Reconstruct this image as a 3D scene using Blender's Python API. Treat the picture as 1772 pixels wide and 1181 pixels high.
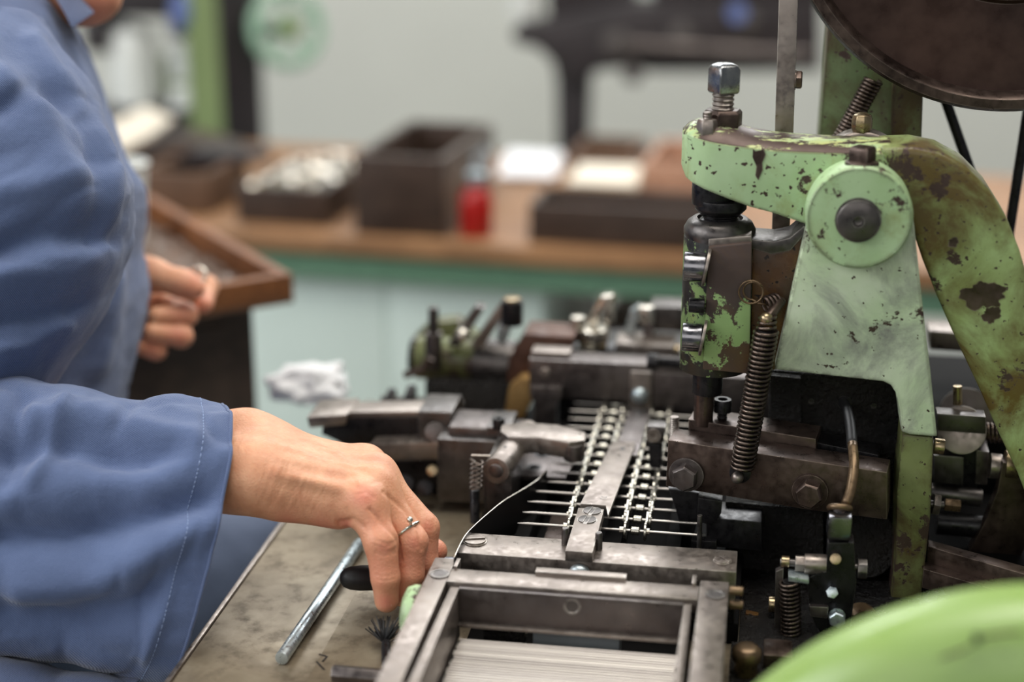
import bpy, bmesh, math, random
import numpy as np
from mathutils import Vector, Matrix

# ------------------------------------------------------------------ clear
for o in list(bpy.data.objects):
    bpy.data.objects.remove(o, do_unlink=True)
scene = bpy.context.scene
COL = scene.collection
random.seed(7)

# ------------------------------------------------------------------ camera
FPX = 2810.0                       # focal length in pixels of the 1772 wide frame
CX, CY = 886.0, 590.5
PITCH = math.radians(17.8)
CAM = Vector((0, 0, 1.45))
cd = bpy.data.cameras.new('camera')
cd.sensor_width = 36.0
cd.lens = FPX / 1772.0 * 36.0
cd.clip_start = 0.02
cd.dof.use_dof = True
cd.dof.focus_distance = 1.075
cd.dof.aperture_fstop = 2.25
cam = bpy.data.objects.new('camera', cd)
COL.objects.link(cam)
cam.location = CAM
cam.rotation_euler = (math.pi / 2 - PITCH, 0, 0)
scene.camera = cam

# ------------------------------------------------------------------ light
scene.view_settings.view_transform = 'Standard'
scene.view_settings.look = 'None'
scene.view_settings.gamma = 1.0
scene.view_settings.exposure = 0.0
scene.view_settings.use_curve_mapping = False
world = bpy.data.worlds.new('world')
scene.world = world
world.use_nodes = True
world.node_tree.nodes['Background'].inputs[0].default_value = (0.86, 0.93, 1.0, 1)
world.node_tree.nodes['Background'].inputs[1].default_value = 0.15

def area(name, loc, target, sx, sy, power, col):
    l = bpy.data.lights.new(name, 'AREA')
    l.shape = 'RECTANGLE'; l.size = sx; l.size_y = sy
    l.energy = power; l.color = col
    o = bpy.data.objects.new(name, l)
    COL.objects.link(o)
    o.location = loc
    d = Vector(target) - Vector(loc)
    o.rotation_euler = d.to_track_quat('-Z', 'Y').to_euler()
    return o
area('window_light_left', (-3.2, 0.6, 2.8), (0, 1.4, 1.0), 3.2, 1.8, 105, (0.95, 0.98, 1.0))
area('window_light_rear', (0.5, 4.3, 2.95), (0.2, 1.3, 0.9), 5.0, 1.5, 165, (0.97, 0.99, 1.0))
area('front_fill_light', (-0.9, -2.2, 2.5), (0.1, 1.2, 1.0), 4.0, 1.6, 34, (1.0, 0.98, 0.95))  # unseen fill light added behind the camera to brighten the front faces
area('ceiling_lamp_light', (0.5, 1.2, 3.4), (0.3, 1.7, 0.9), 2.4, 1.4, 75, (1.0, 0.96, 0.88))

# ------------------------------------------------------------------ projection helpers
_f = Vector((0, math.cos(PITCH), -math.sin(PITCH)))
_u = Vector((0, math.sin(PITCH), math.cos(PITCH)))
_r = Vector((1, 0, 0))
def ray(x, y):
    return _f + _r * ((x - CX) / FPX) + _u * ((CY - y) / FPX)
def DP(x, y, d):                    # point at optical depth d (m)
    return CAM + ray(x, y) * d
def ZP(x, y, z):                    # point at height z (m)
    d = ray(x, y)
    return CAM + d * ((z - CAM.z) / d.z)
def proj(p):
    q = p - CAM
    z = q.dot(_f)
    return CX + FPX * q.dot(_r) / z, CY - FPX * q.dot(_u) / z, z

class Frame:
    def __init__(s, o, yaw):
        a = math.radians(yaw)
        s.o = o
        s.U = Vector((math.cos(a), -math.sin(a), 0))
        s.V = Vector((math.sin(a), math.cos(a), 0))
        s.W = Vector((0, 0, 1))
    def pt(s, u, v, w):
        return s.o + (s.U * u + s.V * v + s.W * w) * 0.001
    def loc(s, p):
        q = (p - s.o) * 1000
        return q.dot(s.U), q.dot(s.V), q.dot(s.W)
    def onv(s, x, y, v):
        d = ray(x, y)
        t = (s.o + s.V * (v * .001) - CAM).dot(s.V) / d.dot(s.V)
        return CAM + d * t
    def onw(s, x, y, w):
        return ZP(x, y, s.o.z + w * .001)
    def px(s, x, y, v):             # metres per pixel there
        return (s.onv(x, y, v) - CAM).dot(_f) / FPX
M = Frame(ZP(795, 957, 1.0), 9.2)   # the machine: u right, v away, w up (mm)
T = Frame(ZP(450, 402, 0.887), 13)  # the work table behind

# ------------------------------------------------------------------ mesh builder
class B:
    def __init__(s):
        s.bm = bmesh.new()
    def prism(s, pts, vec):
        a = [s.bm.verts.new(p) for p in pts]
        b = [s.bm.verts.new(p + vec) for p in pts]
        n = len(a)
        s.bm.faces.new(a); s.bm.faces.new(b[::-1])
        for i in range(n):
            s.bm.faces.new((a[i], b[i], b[(i + 1) % n], a[(i + 1) % n]))
        return s
    def box(s, fr, u0, u1, v0, v1, w0, w1):
        return s.prism([fr.pt(u0, v0, w0), fr.pt(u1, v0, w0), fr.pt(u1, v0, w1), fr.pt(u0, v0, w1)], fr.V * ((v1 - v0) * .001))
    def lathe(s, p, ax, prof, n=28, ph=0.0, flip=None):
        ax = ax.normalized()
        e1 = ax.orthogonal().normalized() if flip is None else (flip - ax * flip.dot(ax)).normalized()
        e2 = ax.cross(e1)
        rings = []
        for (r, h) in prof:
            c = p + ax * h
            if r < 1e-7:
                rings.append([s.bm.verts.new(c)])
            else:
                rings.append([s.bm.verts.new(c + (e1 * math.cos(ph + 2 * math.pi * k / n) + e2 * math.sin(ph + 2 * math.pi * k / n)) * r) for k in range(n)])
        for A, C in zip(rings[:-1], rings[1:]):
            if len(A) == 1 and len(C) == 1: continue
            for k in range(n):
                k2 = (k + 1) % n
                if len(A) == 1: s.bm.faces.new((A[0], C[k], C[k2]))
                elif len(C) == 1: s.bm.faces.new((A[k], C[0], A[k2]))
                else: s.bm.faces.new((A[k], C[k], C[k2], A[k2]))
        for R in (rings[0], rings[-1]):
            if len(R) > 2: s.bm.faces.new(R)
        return s
    def cyl(s, p0, p1, r0, r1=None, n=28):
        d = p1 - p0
        return s.lathe(p0, d, [(r0, 0), (r0 if r1 is None else r1, d.length)], n)
    def tube(s, path, r, n=8, closed=False):
        m = len(path)
        rr = r if isinstance(r, (list, tuple)) else [r] * m
        t0 = (path[1] - path[0]).normalized()
        e = t0.orthogonal().normalized()
        rings = []
        for i, p in enumerate(path):
            if closed: t = (path[(i + 1) % m] - path[i - 1])
            elif i == 0: t = path[1] - p
            elif i == m - 1: t = p - path[i - 1]
            else: t = path[i + 1] - path[i - 1]
            t.normalize()
            e = (e - t * e.dot(t)).normalized()
            f = t.cross(e)
            rings.append([s.bm.verts.new(p + (e * math.cos(2 * math.pi * k / n) + f * math.sin(2 * math.pi * k / n)) * rr[i]) for k in range(n)])
        prs = list(zip(rings[:-1], rings[1:]))
        if closed: prs.append((rings[-1], rings[0]))
        for A, C in prs:
            for k in range(n):
                s.bm.faces.new((A[k], A[(k + 1) % n], C[(k + 1) % n], C[k]))
        if not closed:
            s.bm.faces.new(rings[0]); s.bm.faces.new(rings[-1][::-1])
        return s
    def ball(s, c, r, n=20, ax=None, st=(1, 1, 1)):
        prof = [(r * math.sin(math.pi * i / 12), -r * math.cos(math.pi * i / 12) * st[2]) for i in range(13)]
        prof[0] = (0, prof[0][1]); prof[-1] = (0, prof[-1][1])
        return s.lathe(c, ax or Vector((0, 0, 1)), prof, n)
    # pixel-based placement in the machine frame
    def boxp(s, x0, y0, x1, y1, v, dv, fr=None):
        fr = fr or M
        a = fr.loc(fr.onv(x0, y0, v)); b = fr.loc(fr.onv(x0, y1, v)); c = fr.loc(fr.onv(x1, (y0 + y1) / 2 + (x1 - x0) * .07, v))
        return s.box(fr, a[0], c[0], v, v + dv, b[2], a[2])
    def polyp(s, pts, v, dv, fr=None):
        fr = fr or M
        return s.prism([fr.onv(x, y, v) for x, y in pts], fr.V * (dv * .001))
    def polyw(s, pts, w, dw, fr=None):
        fr = fr or M
        return s.prism([fr.onw(x, y, w) for x, y in pts], fr.W * (dw * .001))
    def cylp(s, a, b, rpx, rpx2=None, n=24, fr=None):
        fr = fr or M
        p0 = fr.onv(*a); p1 = fr.onv(*b)
        k0 = fr.px(*a); k1 = fr.px(*b)
        return s.cyl(p0, p1, rpx * k0, (rpx2 if rpx2 is not None else rpx) * k1, n)

def helix(p0, p1, R, turns, per=14, ph=0.0, R1=None):
    ax = (p1 - p0); L = ax.length; ax = ax.normalized()
    e1 = ax.orthogonal().normalized(); e2 = ax.cross(e1)
    n = int(turns * per)
    out = []
    for i in range(n + 1):
        a = ph + 2 * math.pi * i / per
        rr = R if R1 is None else R + (R1 - R) * i / n
        out.append(p0 + ax * (L * i / n) + (e1 * math.cos(a) + e2 * math.sin(a)) * rr)
    return out

def obj(name, b, mat, parent=None, bevel=0.0, smooth=38, seg=2, label=None, kind=None):
    bm = b.bm if isinstance(b, B) else b
    bmesh.ops.recalc_face_normals(bm, faces=bm.faces)
    if bevel > 0:
        ed = [e for e in bm.edges if len(e.link_faces) == 2 and e.calc_face_angle(0) > math.radians(35)]
        bmesh.ops.bevel(bm, geom=ed, offset=bevel * .001, segments=seg, profile=0.6, affect='EDGES', clamp_overlap=True)
    me = bpy.data.meshes.new(name)
    bm.to_mesh(me); bm.free()
    return link_mesh(name, me, mat, parent, smooth, label, kind)

def wloc(o):
    p = Vector((0, 0, 0))
    while o is not None:
        p = p + o.location
        o = o.parent
    return p

def link_mesh(name, me, mat, parent=None, smooth=38, label=None, kind=None):
    n = len(me.vertices)
    co = np.empty(n * 3, dtype=np.float32)
    me.vertices.foreach_get('co', co)
    co = co.reshape(-1, 3)
    lo, hi = co.min(0), co.max(0)
    c = (lo + hi) / 2
    if parent is None: c[2] = lo[2]
    co -= c
    me.vertices.foreach_set('co', co.ravel())
    me.shade_smooth()
    if smooth < 180: me.set_sharp_from_angle(angle=math.radians(smooth))
    me.update()
    o = bpy.data.objects.new(name, me)
    COL.objects.link(o)
    me.materials.append(mat)
    o.location = Vector([float(v) for v in c]) - wloc(parent)
    if parent is not None: o.parent = parent
    if label: o['label'] = label
    if kind: o['kind'] = kind
    return o

def tag(o, label, cat, group=None):
    o['label'] = label; o['category'] = cat
    if group: o['group'] = group
    return o
def thing(name, loc, label, cat, group=None):
    o = bpy.data.objects.new(name, None)
    o.empty_display_size = .05
    COL.objects.link(o)
    o.location = loc
    return tag(o, label, cat, group)
def struct(name, b, mat, bevel=0):
    o = obj(name, b, mat, None, bevel)
    o['kind'] = 'structure'
    return o

# ------------------------------------------------------------------ materials
def srgb(r, g, b):
    f = lambda c: (c / 255 / 12.92) if c / 255 <= .04045 else ((c / 255 + .055) / 1.055) ** 2.4
    return (f(r), f(g), f(b), 1)
class N:
    def __init__(s, name):
        s.m = bpy.data.materials.new(name)
        s.m.use_nodes = True
        s.t = s.m.node_tree
        s.p = s.t.nodes['Principled BSDF']
        s.co = s.t.nodes.new('ShaderNodeTexCoord').outputs['Object']
    def nd(s, t, **kw):
        n = s.t.nodes.new(t)
        for k, v in kw.items(): setattr(n, k, v)
        return n
    def lk(s, a, b): s.t.links.new(a, b)
    def mapped(s, sc, rot=(0, 0, 0)):
        m = s.nd('ShaderNodeMapping')
        m.inputs['Scale'].default_value = sc
        m.inputs['Rotation'].default_value = rot
        s.lk(s.co, m.inputs['Vector'])
        return m.outputs[0]
    def noise(s, scale, detail=4, rough=.55, vec=None, dist=0):
        n = s.nd('ShaderNodeTexNoise')
        n.inputs['Scale'].default_value = scale
        n.inputs['Detail'].default_value = detail
        n.inputs['Roughness'].default_value = rough
        n.inputs['Distortion'].default_value = dist
        s.lk(vec or s.co, n.inputs['Vector'])
        return n.outputs['Fac']
    def ramp(s, fac, stops):
        r = s.nd('ShaderNodeValToRGB')
        e = r.color_ramp.elements
        while len(e) < len(stops): e.new(.5)
        for k, (p, c) in zip(e, stops):
            k.position = p
            k.color = c if isinstance(c, tuple) else (c, c, c, 1)
        s.lk(fac, r.inputs[0])
        return r.outputs[0]
    def mix(s, fac, a, b, mode='MIX'):
        m = s.nd('ShaderNodeMix', data_type='RGBA', blend_type=mode)
        for i, v in ((0, fac), (6, a), (7, b)):
            if isinstance(v, (int, float, tuple)): m.inputs[i].default_value = v
            else: s.lk(v, m.inputs[i])
        return m.outputs[2]
    def math(s, op, a, b=0.0):
        m = s.nd('ShaderNodeMath', operation=op)
        for i, v in ((0, a), (1, b)):
            if isinstance(v, (int, float)): m.inputs[i].default_value = v
            else: s.lk(v, m.inputs[i])
        return m.outputs[0]
    def edge(s, rad, lo=.03, hi=.18):
        bv = s.nd('ShaderNodeBevel', samples=4)
        bv.inputs['Radius'].default_value = rad
        g = s.nd('ShaderNodeNewGeometry')
        d = s.nd('ShaderNodeVectorMath', operation='DOT_PRODUCT')
        s.lk(bv.outputs[0], d.inputs[0]); s.lk(g.outputs['Normal'], d.inputs[1])
        m = s.nd('ShaderNodeMapRange')
        m.inputs[1].default_value = 1 - lo; m.inputs[2].default_value = 1 - hi
        s.lk(d.outputs['Value'], m.inputs[0])
        return m.outputs[0]
    def bump(s, h, strength, dist=.0005):
        b = s.nd('ShaderNodeBump')
        b.inputs['Strength'].default_value = strength
        b.inputs['Distance'].default_value = dist
        s.lk(h, b.inputs['Height'])
        s.lk(b.outputs[0], s.p.inputs['Normal'])
        return b
    def set(s, **kw):
        for k, v in kw.items():
            i = s.p.inputs[k.replace('_', ' ')]
            if isinstance(v, (int, float, tuple)): i.default_value = v
            else: s.lk(v, i)
        return s

def metal(name, a, b, rough=.42, met=.85, scale=60, edge=None, edge_r=.0009, bumpy=.15, rvar=.18):
    n = N(name)
    f = n.noise(scale, 6, .62)
    c = n.ramp(f, [(.3, a), (.72, b)])
    if edge:
        wear = n.math('MULTIPLY', n.edge(edge_r), n.ramp(n.noise(scale * 3, 3), [(.35, .15), (.6, 1.0)]))
        c = n.mix(wear, c, edge)
    f2 = n.noise(scale * 4, 4)
    n.set(Base_Color=c, Metallic=met, Roughness=n.ramp(f2, [(.25, max(.05, rough - rvar)), (.75, rough + rvar)]))
    n.bump(f2, bumpy, .0002)
    return n.m
def paint(name, col, col2, grime, grime_lo, grime_hi, chip_th, under=None, scale=55, wear=.0045, rough=.36, spots=.655, topwear=None):
    n = N(name)
    under = under or srgb(74, 58, 52)
    c = n.mix(n.ramp(n.noise(scale * .55, 5), [(.35, 0.0), (.65, 1.0)]), col, col2)
    g = n.noise(scale * .28, 7, .68, dist=.6)
    c = n.mix(n.ramp(g, [(grime_lo, 0.0), (grime_hi, 1.0)]), c, grime)
    big = n.noise(scale * .42, 9, .72, dist=.3)
    small = n.noise(scale * 4.2, 3, .5)
    m1 = n.ramp(big, [(chip_th, 0.0), (chip_th + .012, 1.0)])
    m2 = n.ramp(small, [(spots, 0.0), (spots + .012, 1.0)])
    mask = n.math('MAXIMUM', m1, m2)
    if wear:
        e = n.math('MULTIPLY', n.edge(wear), n.ramp(n.noise(scale * 1.5, 6, .7), [(.42, 0.0), (.47, 1.0)]))
        mask = n.math('MAXIMUM', mask, n.ramp(e, [(.25, 0.0), (.4, 1.0)]))
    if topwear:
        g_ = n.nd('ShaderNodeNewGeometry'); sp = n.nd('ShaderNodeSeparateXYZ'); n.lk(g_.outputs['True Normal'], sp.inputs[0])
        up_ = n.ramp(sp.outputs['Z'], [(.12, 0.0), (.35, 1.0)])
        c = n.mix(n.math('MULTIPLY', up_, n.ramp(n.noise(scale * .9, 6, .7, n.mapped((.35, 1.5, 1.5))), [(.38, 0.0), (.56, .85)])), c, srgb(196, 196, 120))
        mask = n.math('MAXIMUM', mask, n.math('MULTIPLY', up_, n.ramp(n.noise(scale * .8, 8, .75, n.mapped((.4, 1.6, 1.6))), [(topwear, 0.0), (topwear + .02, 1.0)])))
    c = n.mix(mask, c, under)
    n.set(Base_Color=c, Roughness=n.ramp(n.noise(scale, 4), [(.3, rough - .08), (.7, rough + .2)]), Metallic=n.math('MULTIPLY', mask, .45))
    h = n.math('SUBTRACT', n.math('MULTIPLY', n.noise(scale * 2.2, 5), .5), n.math('MULTIPLY', mask, .45))
    n.bump(h, .5, .0006)
    return n.m
def plain(name, col, rough=.6, met=0.0, var=.12, scale=40, bumpy=.1, dist=.0005):
    n = N(name)
    f = n.noise(scale, 5)
    lo = tuple(v * (1 - var) for v in col[:3]) + (1,)
    hi = tuple(min(1, v * (1 + var)) for v in col[:3]) + (1,)
    n.set(Base_Color=n.ramp(f, [(.3, lo), (.7, hi)]), Roughness=rough, Metallic=met)
    n.bump(n.noise(scale * 3, 4), bumpy, dist)
    return n.m
def wood(name, a, b, ax=0, scale=9, rough=.55):
    n = N(name)
    sc = [scale * 6] * 3; sc[ax] = scale * .5
    f = n.noise(1.0, 6, .65, n.mapped(tuple(sc)), 1.2)
    st = n.noise(scale * .8, 4)
    c = n.mix(n.ramp(st, [(.35, 0.0), (.75, .6)]), n.ramp(f, [(.28, a), (.72, b)]), tuple(v * .45 for v in a[:3]) + (1,))
    n.set(Base_Color=c, Roughness=rough)
    n.bump(f, .25, .0008)
    return n.m

m_steel = metal('worn_steel', srgb(118, 108, 102), srgb(158, 148, 140), .40, .85, 50, srgb(225, 218, 208))
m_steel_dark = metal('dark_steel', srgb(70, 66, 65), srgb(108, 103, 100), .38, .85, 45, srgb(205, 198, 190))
m_bar = metal('aged_bar_steel', srgb(80, 73, 72), srgb(114, 106, 103), .40, .85, 40, srgb(220, 214, 206))
m_brown = metal('brown_oiled_steel', srgb(50, 39, 35), srgb(104, 88, 80), .36, .75, 38, srgb(176, 160, 146))
m_bright = metal('bright_steel', srgb(196, 188, 176), srgb(232, 226, 214), .24, .95, 90)
m_silver = metal('silver_ring_metal', srgb(200, 200, 190), srgb(235, 235, 225), .18, 1.0, 90)
m_zinc = metal('zinc_bolt', srgb(165, 178, 184), srgb(205, 214, 216), .34, .8, 80)
m_gold = metal('yellowed_steel', srgb(146, 142, 132), srgb(204, 200, 188), .24, .95, 160)
m_spring = metal('spring_steel', srgb(70, 60, 54), srgb(122, 108, 98), .30, .9, 60)
m_black = metal('black_oxide', srgb(26, 25, 27), srgb(46, 44, 46), .34, .55, 60, srgb(110, 106, 104), .0006)
m_head = metal('screw_head_steel', srgb(120, 122, 126), srgb(172, 172, 170), .26, .95, 40)
m_polish = metal('blued_polished_steel', srgb(96, 96, 104), srgb(140, 138, 140), .2, .95, 30)
m_brass = metal('dull_brass', srgb(134, 116, 88), srgb(176, 158, 128), .32, .9, 60)
m_copper = metal('brown_pipe', srgb(92, 74, 56), srgb(132, 110, 84), .36, .7, 60)
m_tan = metal('tan_brass_plate', srgb(140, 108, 62), srgb(176, 142, 92), .45, .3, 40)
m_greyp = plain('grey_paint', srgb(122, 127, 130), .45)
m_rust = metal('rusty_sheet', srgb(70, 48, 40), srgb(104, 74, 60), .5, .5, 30)
m_wheel = metal('brown_flywheel', srgb(50, 34, 28), srgb(74, 52, 43), .38, .45, 14, srgb(150, 136, 126), .0012)

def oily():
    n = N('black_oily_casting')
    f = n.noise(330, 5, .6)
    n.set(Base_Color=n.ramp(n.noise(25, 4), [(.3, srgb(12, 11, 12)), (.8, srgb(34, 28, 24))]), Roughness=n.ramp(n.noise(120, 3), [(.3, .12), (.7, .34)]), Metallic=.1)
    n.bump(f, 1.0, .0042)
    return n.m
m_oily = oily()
m_matte_black = plain('matte_black', srgb(9, 8, 8), .8, var=.3)  # even near-black, matte, with hardly any specular
m_matte_black.node_tree.nodes['Principled BSDF'].inputs['Specular IOR Level'].default_value = .12
GREEN1, GREEN2 = srgb(178, 204, 160), srgb(160, 188, 138)
m_green = paint('chipped_green_paint', GREEN1, GREEN2, srgb(132, 130, 72), .54, .78, .575, spots=.672)
m_green_boss = paint('flaking_green_paint', GREEN1, GREEN2, srgb(132, 130, 72), .54, .78, .51, scale=110)
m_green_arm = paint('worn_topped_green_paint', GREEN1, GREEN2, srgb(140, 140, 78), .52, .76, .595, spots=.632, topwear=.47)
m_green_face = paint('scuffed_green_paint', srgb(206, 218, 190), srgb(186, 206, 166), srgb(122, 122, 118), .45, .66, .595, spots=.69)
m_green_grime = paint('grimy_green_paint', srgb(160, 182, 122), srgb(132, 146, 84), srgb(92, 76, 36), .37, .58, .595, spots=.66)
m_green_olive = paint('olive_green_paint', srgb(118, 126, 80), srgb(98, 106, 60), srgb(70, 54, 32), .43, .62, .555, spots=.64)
m_green_col = paint('shaded_column_green', srgb(106, 122, 82), srgb(86, 104, 64), srgb(74, 62, 36), .38, .58, .60)  # green darkened to stand for shade, along with real grime and brown stain
m_guard = paint('clean_green_paint', srgb(142, 168, 96), srgb(134, 162, 90), srgb(112, 130, 76), .62, .9, .80, wear=0, rough=.24, scale=22, spots=.9)
m_brownpatch = paint('brown_block_green_patches', srgb(78, 62, 56), srgb(60, 48, 44), srgb(96, 74, 40), .5, .72, .545, under=srgb(156, 186, 124), scale=30, wear=0, spots=.7)
m_blackgreen = paint('black_and_green_ram', srgb(34, 32, 30), srgb(24, 24, 22), srgb(60, 52, 30), .5, .72, .51, under=srgb(130, 156, 98), wear=0)
m_rustoil = paint('amber_oiled_steel', srgb(84, 58, 36), srgb(60, 44, 32), srgb(110, 78, 30), .45, .7, .66, under=srgb(42, 34, 30), rough=.24, wear=0)
m_wood_dark = wood('dark_box_wood', srgb(48, 36, 30), srgb(84, 66, 56), rough=.36)
m_wood_mid = wood('brown_box_wood', srgb(78, 54, 38), srgb(122, 90, 66))
m_wood_top = wood('table_top_wood', srgb(128, 90, 58), srgb(176, 132, 92))
m_wood_tray = wood('orange_tray_wood', srgb(104, 60, 28), srgb(150, 94, 48))
m_wood_pale = wood('pale_box_wood', srgb(170, 128, 104), srgb(200, 160, 134))
m_wall = plain('white_wall', srgb(216, 216, 208), .85, var=.03, scale=3, bumpy=.05)
m_floor = plain('grey_floor', srgb(150, 152, 148), .6, var=.1, scale=4)
m_mint = plain('mint_panel', srgb(212, 226, 219), .5, var=.04, scale=6, bumpy=.03)
m_tgreen = plain('table_frame_green', srgb(106, 144, 118), .45, var=.08)
m_paper = plain('white_paper', srgb(232, 232, 234), .8, var=.03)
m_cream = plain('cream_paper', srgb(236, 226, 208), .8, var=.04)
m_red = plain('red_plastic', srgb(158, 20, 14), .3, var=.1)
m_rubber = plain('black_rubber', srgb(24, 24, 26), .5, var=.1)
m_blackpl = plain('black_sheet', srgb(22, 21, 22), .35, var=.1)
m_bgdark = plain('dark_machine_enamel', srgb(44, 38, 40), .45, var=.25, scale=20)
m_bggreen = plain('column_green_enamel', srgb(124, 140, 92), .5, var=.06, scale=6)
m_white = plain('white_enamel', srgb(222, 224, 220), .4, var=.03)
m_plastic = plain('blue_cloth_bits', srgb(92, 108, 160), .6)
def bench_mat():
    n = N('worn_bench_steel')
    f = n.noise(9, 8, .65, dist=.5)
    f2 = n.noise(70, 6, .6)
    c = n.ramp(f, [(.3, srgb(108, 96, 79)), (.5, srgb(140, 127, 107)), (.72, srgb(168, 156, 135))])
    c = n.mix(n.ramp(f2, [(.5, 0.0), (.75, .7)]), c, srgb(72, 60, 46))
    n.set(Base_Color=c, Metallic=.55, Roughness=n.ramp(f2, [(.3, .32), (.7, .55)]))
    n.bump(f2, .2, .0003)
    return n.m
m_bench = bench_mat()
def cloth(name, a, b):
    n = N(name)
    w = n.nd('ShaderNodeTexWave', wave_type='BANDS', bands_direction='DIAGONAL')
    w.inputs['Scale'].default_value = 360; w.inputs['Distortion'].default_value = .8
    w.inputs['Detail'].default_value = 1
    n.lk(n.co, w.inputs['Vector'])
    f = n.noise(16, 6, .6)
    c = n.ramp(f, [(.28, a), (.74, b)])
    c = n.mix(n.math('MULTIPLY', w.outputs['Fac'], .26), c, srgb(150, 166, 196))
    fuzz = n.noise(900, 2)
    n.set(Base_Color=c, Roughness=.85, Sheen_Weight=.25, Sheen_Roughness=.5)
    h = n.math('ADD', n.math('MULTIPLY', w.outputs['Fac'], .25), n.math('ADD', n.math('MULTIPLY', fuzz, .3), n.math('MULTIPLY', n.noise(38, 6, .62), 2.4)))
    n.bump(h, .5, .0016)
    return n.m
m_coat = cloth('blue_twill', srgb(52, 70, 112), srgb(76, 95, 138))
m_coat_dark = cloth('navy_twill', srgb(32, 46, 84), srgb(44, 60, 100))
m_jean = cloth('slate_blue_cloth', srgb(54, 66, 92), srgb(68, 80, 106))
def skin_mat():
    n = N('skin')
    a = n.nd('ShaderNodeVertexColor', layer_name='flush')
    f = n.noise(70, 6, .6)
    base = n.ramp(f, [(.3, srgb(202, 140, 106)), (.7, srgb(222, 166, 130))])
    c = n.mix(a.outputs['Color'], base, srgb(212, 122, 104))
    fine = n.noise(420, 5, .65)
    wr = n.nd('ShaderNodeTexWave', wave_type='BANDS', bands_direction='X')
    wr.inputs['Scale'].default_value = 48; wr.inputs['Distortion'].default_value = 7; wr.inputs['Detail'].default_value = 4
    wr.inputs['Detail Scale'].default_value = 1.5
    n.lk(n.mapped((1, 1, .6), (0, .25, 0)), wr.inputs['Vector'])
    vor = n.nd('ShaderNodeTexVoronoi', feature='DISTANCE_TO_EDGE')
    vor.inputs['Scale'].default_value = 420
    n.lk(n.co, vor.inputs['Vector'])
    n.set(Base_Color=c, Roughness=n.ramp(fine, [(.3, .42), (.7, .6)]), Subsurface_Weight=.18, Subsurface_Radius=(1.0, .35, .2), Subsurface_Scale=.004)
    h = n.math('ADD', n.math('MULTIPLY', fine, .5), n.math('ADD', n.math('MULTIPLY', wr.outputs['Fac'], .22), n.math('MULTIPLY', vor.outputs['Distance'], .6)))
    n.bump(h, .38, .0011)
    return n.m
def pin_mat():
    n = N('bright_pin_steel')
    oi = n.nd('ShaderNodeObjectInfo')
    n.set(Base_Color=n.ramp(oi.outputs['Random'], [(0.0, srgb(150, 144, 140)), (1.0, srgb(182, 176, 170))]), Metallic=.9, Roughness=.3)
    return n.m
m_pinsteel = pin_mat()
m_skin = skin_mat()
m_nail = plain('fingernail', srgb(224, 176, 160), .3, var=.04)
m_thread = plain('pale_stitching', srgb(150, 168, 205), .8)

# ================================================================== solvers
def ux(fr, x, v, w):
    q = fr.pt(0, v, w) - CAM; d = fr.U * .001
    k = (x - CX) / FPX
    return (k * q.dot(_f) - q.dot(_r)) / (d.dot(_r) - k * d.dot(_f))
def wy(fr, y, u, v):
    q = fr.pt(u, v, 0) - CAM; d = fr.W * .001
    k = (CY - y) / FPX
    return (k * q.dot(_f) - q.dot(_u)) / (d.dot(_u) - k * d.dot(_f))
def vy(fr, y, u, w):
    q = fr.pt(u, 0, w) - CAM; d = fr.V * .001
    k = (CY - y) / FPX
    return (k * q.dot(_f) - q.dot(_u)) / (d.dot(_u) - k * d.dot(_f))

# ================================================================== the setting
b = B().prism([Vector((-4, 4.5, 0)), Vector((4, 4.5, 0)), Vector((4, 4.5, 3.4)), Vector((-4, 4.5, 3.4))], Vector((0, .12, 0)))
struct('wall_back', b, m_wall)
b = B().prism([Vector((-4, -2.5, -.05)), Vector((4, -2.5, -.05)), Vector((4, 4.5, -.05)), Vector((-4, 4.5, -.05))], Vector((0, 0, .05)))
struct('floor', b, m_floor)

# ------------------------------------------------------------------ work table behind
tb = thing('work_table', T.pt(300, 300, -887), 'long work table with brown wooden top and green steel frame', 'table')
obj('table_top', B().box(T, -420, 1250, 0, 640, -26, 0), m_wood_top, tb, 2)
obj('apron', B().box(T, -400, 1230, 16, 40, -66, -26.5), m_tgreen, tb, 1)
for (lu, lv) in ((1190, 18), (-390, 580), (1190, 580)):
    obj('leg', B().box(T, lu, lu + 38, lv + 24, lv + 62, -886, -27), m_tgreen, tb, 1)
cabu0, cabu1 = ux(T, 400, 30, -100), ux(T, 940, 30, -100)
cb = thing('mint_cabinet', T.pt((cabu0 + cabu1) / 2, 200, -886), 'pale mint cabinet standing under the work table', 'cabinet')
obj('body', B().box(T, cabu0, cabu1, 46, 420, -886, -68), m_mint, cb, 2)
obj('door', B().box(T, cabu0 + 3, (cabu0 + cabu1) / 2 - 1.5, 41, 46, -870, -72), m_mint, cb, 1)
obj('door', B().box(T, (cabu0 + cabu1) / 2 + 1.5, cabu1 - 3, 41, 46, -870, -72), m_mint, cb, 1)
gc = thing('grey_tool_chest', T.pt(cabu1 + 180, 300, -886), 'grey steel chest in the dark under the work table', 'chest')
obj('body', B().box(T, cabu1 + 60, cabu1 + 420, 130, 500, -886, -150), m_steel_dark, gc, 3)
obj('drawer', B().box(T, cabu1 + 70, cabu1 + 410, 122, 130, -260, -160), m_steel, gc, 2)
obj('drawer', B().box(T, cabu1 + 70, cabu1 + 410, 122, 130, -372, -268), m_bgdark, gc, 2)

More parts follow.
